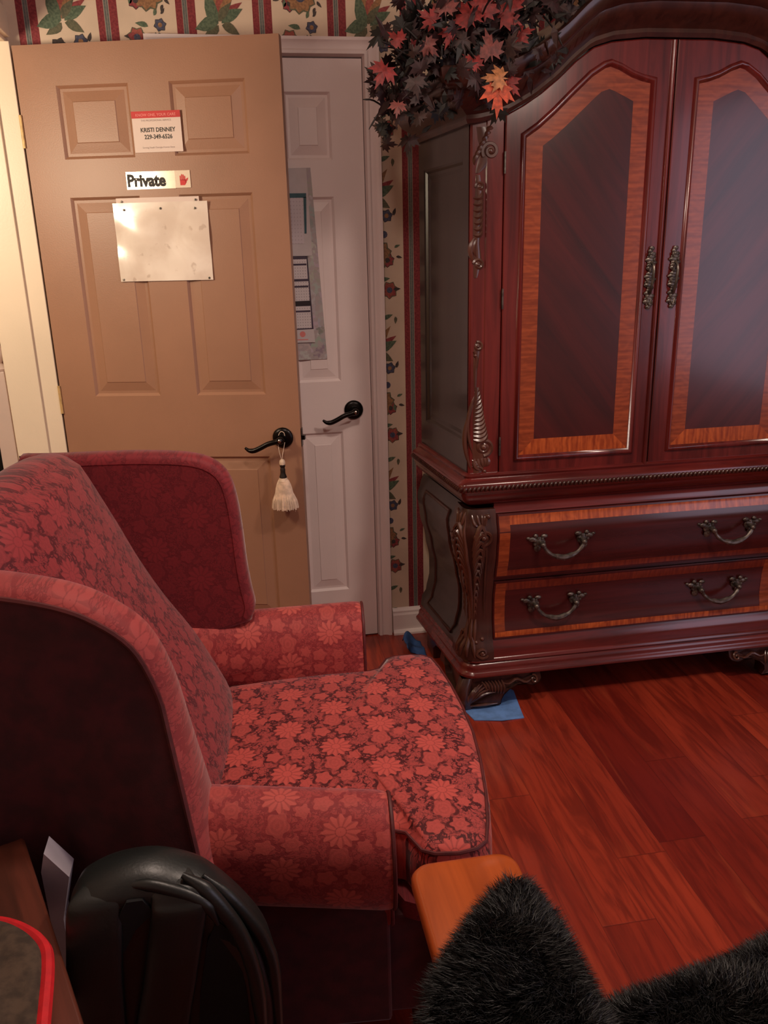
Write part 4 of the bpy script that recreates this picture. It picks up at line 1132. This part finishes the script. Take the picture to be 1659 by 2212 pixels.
for y,d in ((-.070,.050),(-.078,.034),(-.074,.018),(-.060,.006),(-.035,-.001),(0,-.004),(.035,0),(.060,.010),(.072,.026)):
    rings.append([BL((x,SB[1]+y+(fold(x,z,y) if y<-.05 else 0),z)) for x,z in bins(d)])
c.loft(rings,True,True); c.build('body',m_leather,bg,auto=80)
def pad(nm,pts,yr,mat=m_leather):
    c=MB(); P_=smoothpts([Vector(p[:3]) for p in pts],5); wd=[p.x for p in smoothpts([Vector((p[3],0,0)) for p in pts],5)]
    c.loft([[BL((p.x+w_*math.copysign(abs(math.cos(q*PI/8))**.7,math.cos(q*PI/8)),p.y+yr*math.sin(q*PI/8),p.z)) for q in range(16)] for p,w_ in zip(P_,wd)],True,True)
    return c.build(nm,mat,bg,auto=80)
y0=SB[1]
pad('side_pad',[(-.228,y0-.030,.700,.026),(-.234,y0-.060,.692,.034),(-.238,y0-.072,.672,.036),(-.242,y0-.082,.63,.036),(-.250,y0-.082,.55,.036),(-.256,y0-.08,.40,.035),(-.258,y0-.078,.26,.034)],.016)
pad('front_flap',[(-.142,y0-.025,.698,.026),(-.136,y0-.060,.694,.032),(-.132,y0-.076,.680,.035),(-.131,y0-.086,.665,.036),(-.140,y0-.088,.62,.036),(-.155,y0-.086,.54,.036),(-.178,y0-.082,.42,.037),(-.185,y0-.08,.26,.036)],.016)
for nm,pts,r_ in (('welt_seam',[(-.215,.046,.700),(-.170,.060,.702),(-.138,.072,.694),(-.112,.078,.680),(-.094,.083,.662),(-.084,.084,.63)],.010),
   ('welt_seam',[(-.125,.052,.706),(-.098,.066,.684),(-.076,.074,.648),(-.058,.076,.605),(-.046,.077,.55),(-.040,.077,.48),(-.038,.076,.30)],.013),
   ('welt_seam',[(-.100,.035,.690),(-.070,.046,.655),(-.044,.050,.61),(-.026,.052,.565),(-.017,.054,.50),(-.016,.054,.30)],.012)):
    c=MB(); pt=smoothpts([Vector(BL((x,y0-y,z))) for x,y,z in pts],5); c.tube(pt,[r_*.85*min(1,.35+.65*min(i,len(pt)-1-i)/5) for i in range(len(pt))],10); c.build(nm,m_leather,bg)
c=MB(); c.loft([[BL((x,y0-.081,z)) for x,z in ((-.100,.60),(-.085,.635),(-.062,.60),(-.056,.50),(-.054,.30),(-.140,.30),(-.118,.50))],[BL((x,y0-.070,z)) for x,z in ((-.100,.60),(-.085,.635),(-.062,.60),(-.056,.50),(-.054,.30),(-.140,.30),(-.118,.50))]],True,True); c.build('pocket_lining',m_recess_chest,bg,smooth=False)  # near-black plate painting the shade between flap and seam
c=MB(); c.loft([[BL((x,y0-.0835+q,z)) for x,z in ((-.206,.672),(-.196,.690),(-.176,.690),(-.166,.672),(-.170,.66),(-.190,.64),(-.210,.60),(-.214,.64))] for q in (0,.02)],True,True); c.build('opening_shade',m_recess_chest,bg,smooth=False)  # near-black plate painting the shade inside the V gap

# ------------------------------------------------------------------ side table, coat and paper bag at the left
TA=math.radians(22.2)
tb=empty('side_table',(-.372,.866,-.10),TA); tag(tb,'brown wooden side table at the left edge beside the wing chair','table')
# local x across, y along the long edge
c=MB(); c.box(-.10,.10,-.275,.275,.678,.70); c.build('table_top',m_tablewood,tb,bevel=.005,auto=30)
c=MB(); c.box(-.085,.085,-.26,.26,.60,.678); c.build('apron',m_tablewood,tb,smooth=False)
for x,y in ((-.078,-.25),(.078,-.25),(-.078,.25),(.078,.25)):
    c=MB(); c.loft([[(x-q,y-q,z),(x+q,y-q,z),(x+q,y+q,z),(x-q,y+q,z)] for z,q in ((.10,.012),(.6,.02),(.62,.02))],True,True); c.build('leg',m_tablewood,tb,smooth=False)
# brown suede bag with red trim lying on the table
ct=empty('suede_jacket',(-.389,.80,.6012)); tag(ct,'folded brown suede jacket with bright red edging at the left bottom corner','jacket')
edge=smoothpts([(-.075,.215,.0),(-.02,.178,.0),(.03,.160,.0),(.066,.135,.0),(.088,.108,.0),(.098,.075,.0),(.106,.02,.0),(.116,-.06,.0),(.122,-.13,.0)],5)
c=MB(); n=len(edge)
def ctp(i,t):
    p=edge[i]; x=p.x*(1-t)+(-.16)*t; y=p.y*(1-t)+(p.y*.5-.08)*t
    z=.022+.04*math.sin(PI*min(1,t*1.1)*.5)+.010*math.sin(x*55+y*30)*min(1,t*3)-.016*math.exp(-((x+.35*y-.055)/.010)**2)*(1 if t>.1 else 0)
    return (x,y,z if t>0 else .004)
rings=[[ctp(i,t) for i in range(n)] for t in (0,.03,.08,.15,.25,.35,.5,.65,.8,1)]
c.loft(rings,False,False)
o=c.build('jacket_body',m_suede,ct,auto=80); md=o.modifiers.new('t','SOLIDIFY'); md.thickness=.004
c=MB(); c.loft([[(p.x+q*(.0),p.y,z) for p in edge] for q,z in ((0,.001),(0,.02))],False,False)
c=MB(); c.tube([(p.x,p.y,.011) for p in edge],.009,8); c.build('red_edging',m_redtrim,ct)
pb=empty('paper_bag',(-.335,1.115,0)); tag(pb,'white paper bag standing in the gap between side table and wing chair','bag')
c=MB(); pg_=[(.020,.0),(.006,.40),(.008,.49),(.026,.565),(-.004,.612),(-.012,.58),(-.010,.40),(-.010,0)]
c.loft([[(x,y,z+.001) for x,z in pg_] for y in (-.022,.018)],True,True); c.build('bag_body',m_bagpaper,pb,smooth=False)

# ------------------------------------------------------------------ wooden armchair and faux fur throw at the bottom right
wc=empty('wooden_armchair',(.52,.55,0)); tag(wc,'orange maple wooden armchair at the bottom edge, one flat arm in view','chair')
def W(mb,name,mat,**k):
    mb.v=[(x-.52,y-.55,z) for x,y,z in mb.v]; return mb.build(name,mat,wc,**k)
def armboard(x0,x1,y0,y1):
    c=MB(); r=.028
    pts=[(x0,y0),(x1,y0)]
    for i in range(7): a=i/6*PI/2; pts.append((x1-r+r*math.cos(a),y1-r+r*math.sin(a)))
    for i in range(7): a=PI/2+i/6*PI/2; pts.append((x0+r+r*math.cos(a),y1-r+r*math.sin(a)))
    cx_,cy_=(x0+x1)/2,(y0+y1)/2
    def rg_(d,z): return [(x+(d if x<cx_ else -d),y+(d if y<cy_ else -d),z) for x,y in pts]
    c.loft([rg_(.006,.574),rg_(0,.579),rg_(0,.592),rg_(.003,.598),rg_(.009,.6)],True,True); return c
W(armboard(.186,.345,.30,.980),'arm',m_armwood,auto=50)
W(armboard(.74,.90,.30,.80),'arm',m_armwood,auto=50)
for x in (.265,.82):
    for y in (.76,.36): c=MB(); c.lathe([(.017,0),(.02,.15),(.024,.42),(.02,.5),(.022,.574)],(x,y,0),'z',14); W(c,'leg',m_armwood)
c=MB(); c.box(.28,.81,.30,.78,.40,.44); W(c,'seat',m_armwood,bevel=.008,auto=30)
c=MB(); c.box(.28,.81,.265,.30,.40,.92); W(c,'backrest',m_armwood,bevel=.008,auto=30)

fr_=empty('faux_fur_throw',(.45,.72,.5)); tag(fr_,'black faux fur throw draped over the wooden armchair at the bottom right','throw')
import bisect
def polyd(pts,x,y):
    ins=False; dm=9; n=len(pts)
    for i in range(n):
        x0,y0=pts[i]; x1,y1=pts[(i+1)%n]
        if (y0>y)!=(y1>y) and x<(x1-x0)*(y-y0)/(y1-y0)+x0: ins=not ins
        dx,dy=x1-x0,y1-y0; t=max(0,min(1,((x-x0)*dx+(y-y0)*dy)/(dx*dx+dy*dy))); dm=min(dm,math.hypot(x-x0-dx*t,y-y0-dy*t))
    return dm if ins else -dm
A1=[(.322,.890),(.300,.885),(.258,.845),(.215,.800),(.178,.755),(.155,.70),(.148,.62),(.15,.50),(.30,.42),(.345,.50),(.345,.62),(.342,.70),(.342,.78),(.338,.84),(.334,.87)]
A2=[(.32,.60),(.350,.742),(.40,.772),(.47,.778),(.55,.794),(.64,.820),(.80,.86),(.80,.5),(.34,.5)]
c=MB()
def blob(pts,zb,h,rim,x0,x1,y0,y1,st,und):
    tops=[]
    nx=int((x1-x0)/st); ny=int((y1-y0)/st); idx={}
    vs=[];fs=[]
    for i in range(nx+1):
        for j in range(ny+1):
            x,y=x0+i*st,y0+j*st; d=polyd(pts,x,y)
            if d<-st: continue
            dd=max(0,d); z=zb+h*math.sqrt(max(0,1-(1-min(1,dd/rim))**2))+und(x,y)*min(1,dd/rim)
            idx[(i,j)]=len(vs); vs.append((x,y,z))
    for (i,j),a in list(idx.items()):
        q=[idx.get((i,j)),idx.get((i+1,j)),idx.get((i+1,j+1)),idx.get((i,j+1))]
        if None not in q: fs.append(tuple(q))
    return vs,fs
v1,f1=blob(A1,.602,.055,.06,.12,.40,.40,.95,.012,lambda x,y:.010*math.sin(x*30+y*17))
v2,f2=blob(A2,.445,.14,.10,.32,.82,.48,.84,.014,lambda x,y:.012*math.sin(x*22)*math.cos(y*30))
for vs,fs in ((v1,f1),(v2,f2)): c.add(vs,fs)
allv=list(c.v); allf=list(c.f)
c.v=[(x-.45,y-.72,z-.5) for x,y,z in c.v]
o=c.build('throw_body',m_furbase,fr_,auto=80,fixn=False); md=o.modifiers.new('t','SOLIDIFY'); md.thickness=.008; md.offset=-1
# pile: tapered curved tufts
V=[];F=[]
rf=random.Random(5)
def fnorm(f):
    a,b_,c_=[Vector(allv[i]) for i in f[:3]]; n=(b_-a).cross(c_-a); return n.normalized() if n.length>0 else Vector((0,0,1))
tot=0
for f in allf:
    n=fnorm(f); 
    if n.z<0: n=-n
    P4=[Vector(allv[i]) for i in f]
    ctr=sum(P4,Vector())/4
    first=ctr.z>.597 or (ctr.x<.40 and ctr.y>.60 and len(allf)>0 and allf.index(f)<len(f1)) if False else True
    area=((P4[1]-P4[0]).cross(P4[2]-P4[0])).length
    cnt=int(area/1e-6/ (3.3))
    cnt=min(cnt,95)
    cell=math.sin(ctr.x*40+math.sin(ctr.y*33)*2)+math.cos(ctr.y*47+ctr.x*21)
    for _ in range(cnt):
        u,v=rf.random(),rf.random()
        p=P4[0]*(1-u)*(1-v)+P4[1]*u*(1-v)+P4[2]*u*v+P4[3]*(1-u)*v
        # combed direction with swirls
        g=Vector((math.cos(cell*1.3+p.x*9),math.sin(cell*1.1+p.y*8),0))*.55
        g+=Vector((n.x,n.y,0))*1.2
        L=rf.uniform(.016,.030)
        d1=(n*1.0+g*.5+Vector((rf.gauss(0,.25),rf.gauss(0,.25),rf.gauss(0,.15)))).normalized()
        d2=(n*.5+g+Vector((rf.gauss(0,.35),rf.gauss(0,.35),-.12))).normalized()
        side=d1.cross(Vector((rf.gauss(0,1),rf.gauss(0,1),rf.gauss(0,1)))).normalized()*.00055
        a=p-n*.002; b_=a+d1*L*.5; t=b_+d2*L*.55
        k=len(V); V+= [a-side,a+side,b_+side*.8,b_-side*.8,t]; F+=[(k,k+1,k+2,k+3),(k+3,k+2,k+4)]
me=bpy.data.meshes.new('fur_pile'); me.from_pydata([(x.x-.45,x.y-.72,x.z-.5) for x in V],[],F); me.materials.append(m_fur); me.update()
o=bpy.data.objects.new('fur_pile',me); COL.objects.link(o); o.parent=fr_; o['kind']='stuff'
print('fur blades',len(V)//5)

# ------------------------------------------------------------------ hall beyond the doorway
e=empty('newel_post',(-.925,3.45,0)); tag(e,'white newel post with a round finial seen through the hall doorway','post')
c=MB(); c.box(-.03,.03,-.03,.03,0,1.03); c.build('shaft',m_white,e,smooth=False,bevel=.004)
c=MB(); c.lathe([(.035,1.03),(.04,1.04),(.03,1.05),(.02,1.06),(.03,1.08),(.034,1.10),(.025,1.125),(0,1.13)],(0,0,0),'z',16); c.build('finial',m_white,e)
e=empty('hall_chest',(-1.12,4.02,0)); tag(e,'dark chest with bright metal bands against the hall wall','chest')
c=MB(); c.box(-.30,.30,-.17,.17,0,.80); c.build('case',m_recess_chest,e,smooth=False,bevel=.01)
for z in (.72,.775): c=MB(); c.box(-.302,.302,-.173,-.169,z,z+.012); c.build('band',m_nickel,e,smooth=False)
c=MB(); c.lathe([(0,.80),(.06,.80),(.095,.88),(.10,.95),(.06,1.05),(.035,1.10),(.045,1.14),(0,1.14)],(.1,0,0),'z',20); o=c.build('dark_vase',m_tablewood); o.location=(-1.12,4.02,.001); tag(o,'dark rounded vase standing on the hall chest','vase')
e=empty('hall_shelf',(-1.10,4.2,1.25)); tag(e,'wooden wall shelf in the hall at the left edge','shelf')
c=MB(); c.box(-.25,.12,-.14,0,0,.03); c.build('board',m_armwood,e,smooth=False)
c=MB(); c.box(-.2,.07,-.1,0,-.06,0); c.build('bracket',m_armwood,e,smooth=False)
c=MB(); c.box(-.12,.12,-.02,.0,0,.34); o=c.build('blue_picture',m_pn,None,smooth=False); o.location=(-1.12,4.19,1.2805); tag(o,'dark blue picture standing on the hall shelf','picture')

# ------------------------------------------------------------------ lights
def light(kind,name,loc,power,color,size=.1,rot=None,**k):
    L=bpy.data.lights.new(name,kind); L.energy=power; L.color=color
    if kind=='AREA': L.size=size; 
    elif kind in('POINT','SPOT'): L.shadow_soft_size=size
    for a,b_ in k.items(): setattr(L,a,b_)
    o=bpy.data.objects.new(name,L); COL.objects.link(o); o.location=loc
    if rot: o.rotation_euler=rot
    return o
for nm,p_,e_ in (('ceiling_lamp_bulb',(.12,1.38,2.20),1.,),('added_fill_right',(1.15,1.22,2.12),1.5)):  # second entry is an unseen fill, added to brighten the floor at right
    light('POINT',nm,p_,9*e_,(1,.78,.66),.07)
    light('SPOT',nm+'_shade',p_,25*e_,(1,.80,.67),.07,(0,0,0),spot_size=math.radians(172),spot_blend=1.)
light('AREA','window_daylight',(3.16,-.4,1.42),20,(.86,.78,1.0),1.7,(0,math.radians(90),0),shape='RECTANGLE',size_y=1.7)
light('POINT','hall_lamp',(-1.05,1.95,1.75),44,(1,.82,.58),.12)
light('POINT','hall_lamp_far',(-1.6,3.5,1.9),14,(1,.80,.6),.12)
wd=bpy.data.worlds.new('room_air'); sc.world=wd; wd.use_nodes=True
bgn=wd.node_tree.nodes['Background']; bgn.inputs[0].default_value=(.95,.72,.72,1); bgn.inputs[1].default_value=.05

# ------------------------------------------------------------------ camera
th=math.radians(17.6835); roll=math.radians(1.426); psi=math.radians(9.5)
F0=Vector((math.sin(psi),math.cos(psi),0)); R0=Vector((math.cos(psi),-math.sin(psi),0)); Zv=Vector((0,0,1))
Fw=F0*math.cos(th)-Zv*math.sin(th); Up=R0.cross(Fw)
rx=R0*math.cos(roll)-Up*math.sin(roll); dn=-R0*math.sin(roll)-Up*math.cos(roll)
M_=Matrix((( rx.x,-dn.x,-Fw.x,0),(rx.y,-dn.y,-Fw.y,0),(rx.z,-dn.z,-Fw.z,1.455),(0,0,0,1)))
cam=bpy.data.cameras.new('camera'); co=bpy.data.objects.new('camera',cam); COL.objects.link(co); co.matrix_world=M_
cam.sensor_fit='HORIZONTAL'; cam.sensor_width=36; cam.lens=36*1800/1659; cam.clip_start=.02
sc.camera=co
sc.view_settings.view_transform='Standard'; sc.view_settings.look='None'; sc.view_settings.exposure=0; sc.view_settings.gamma=1
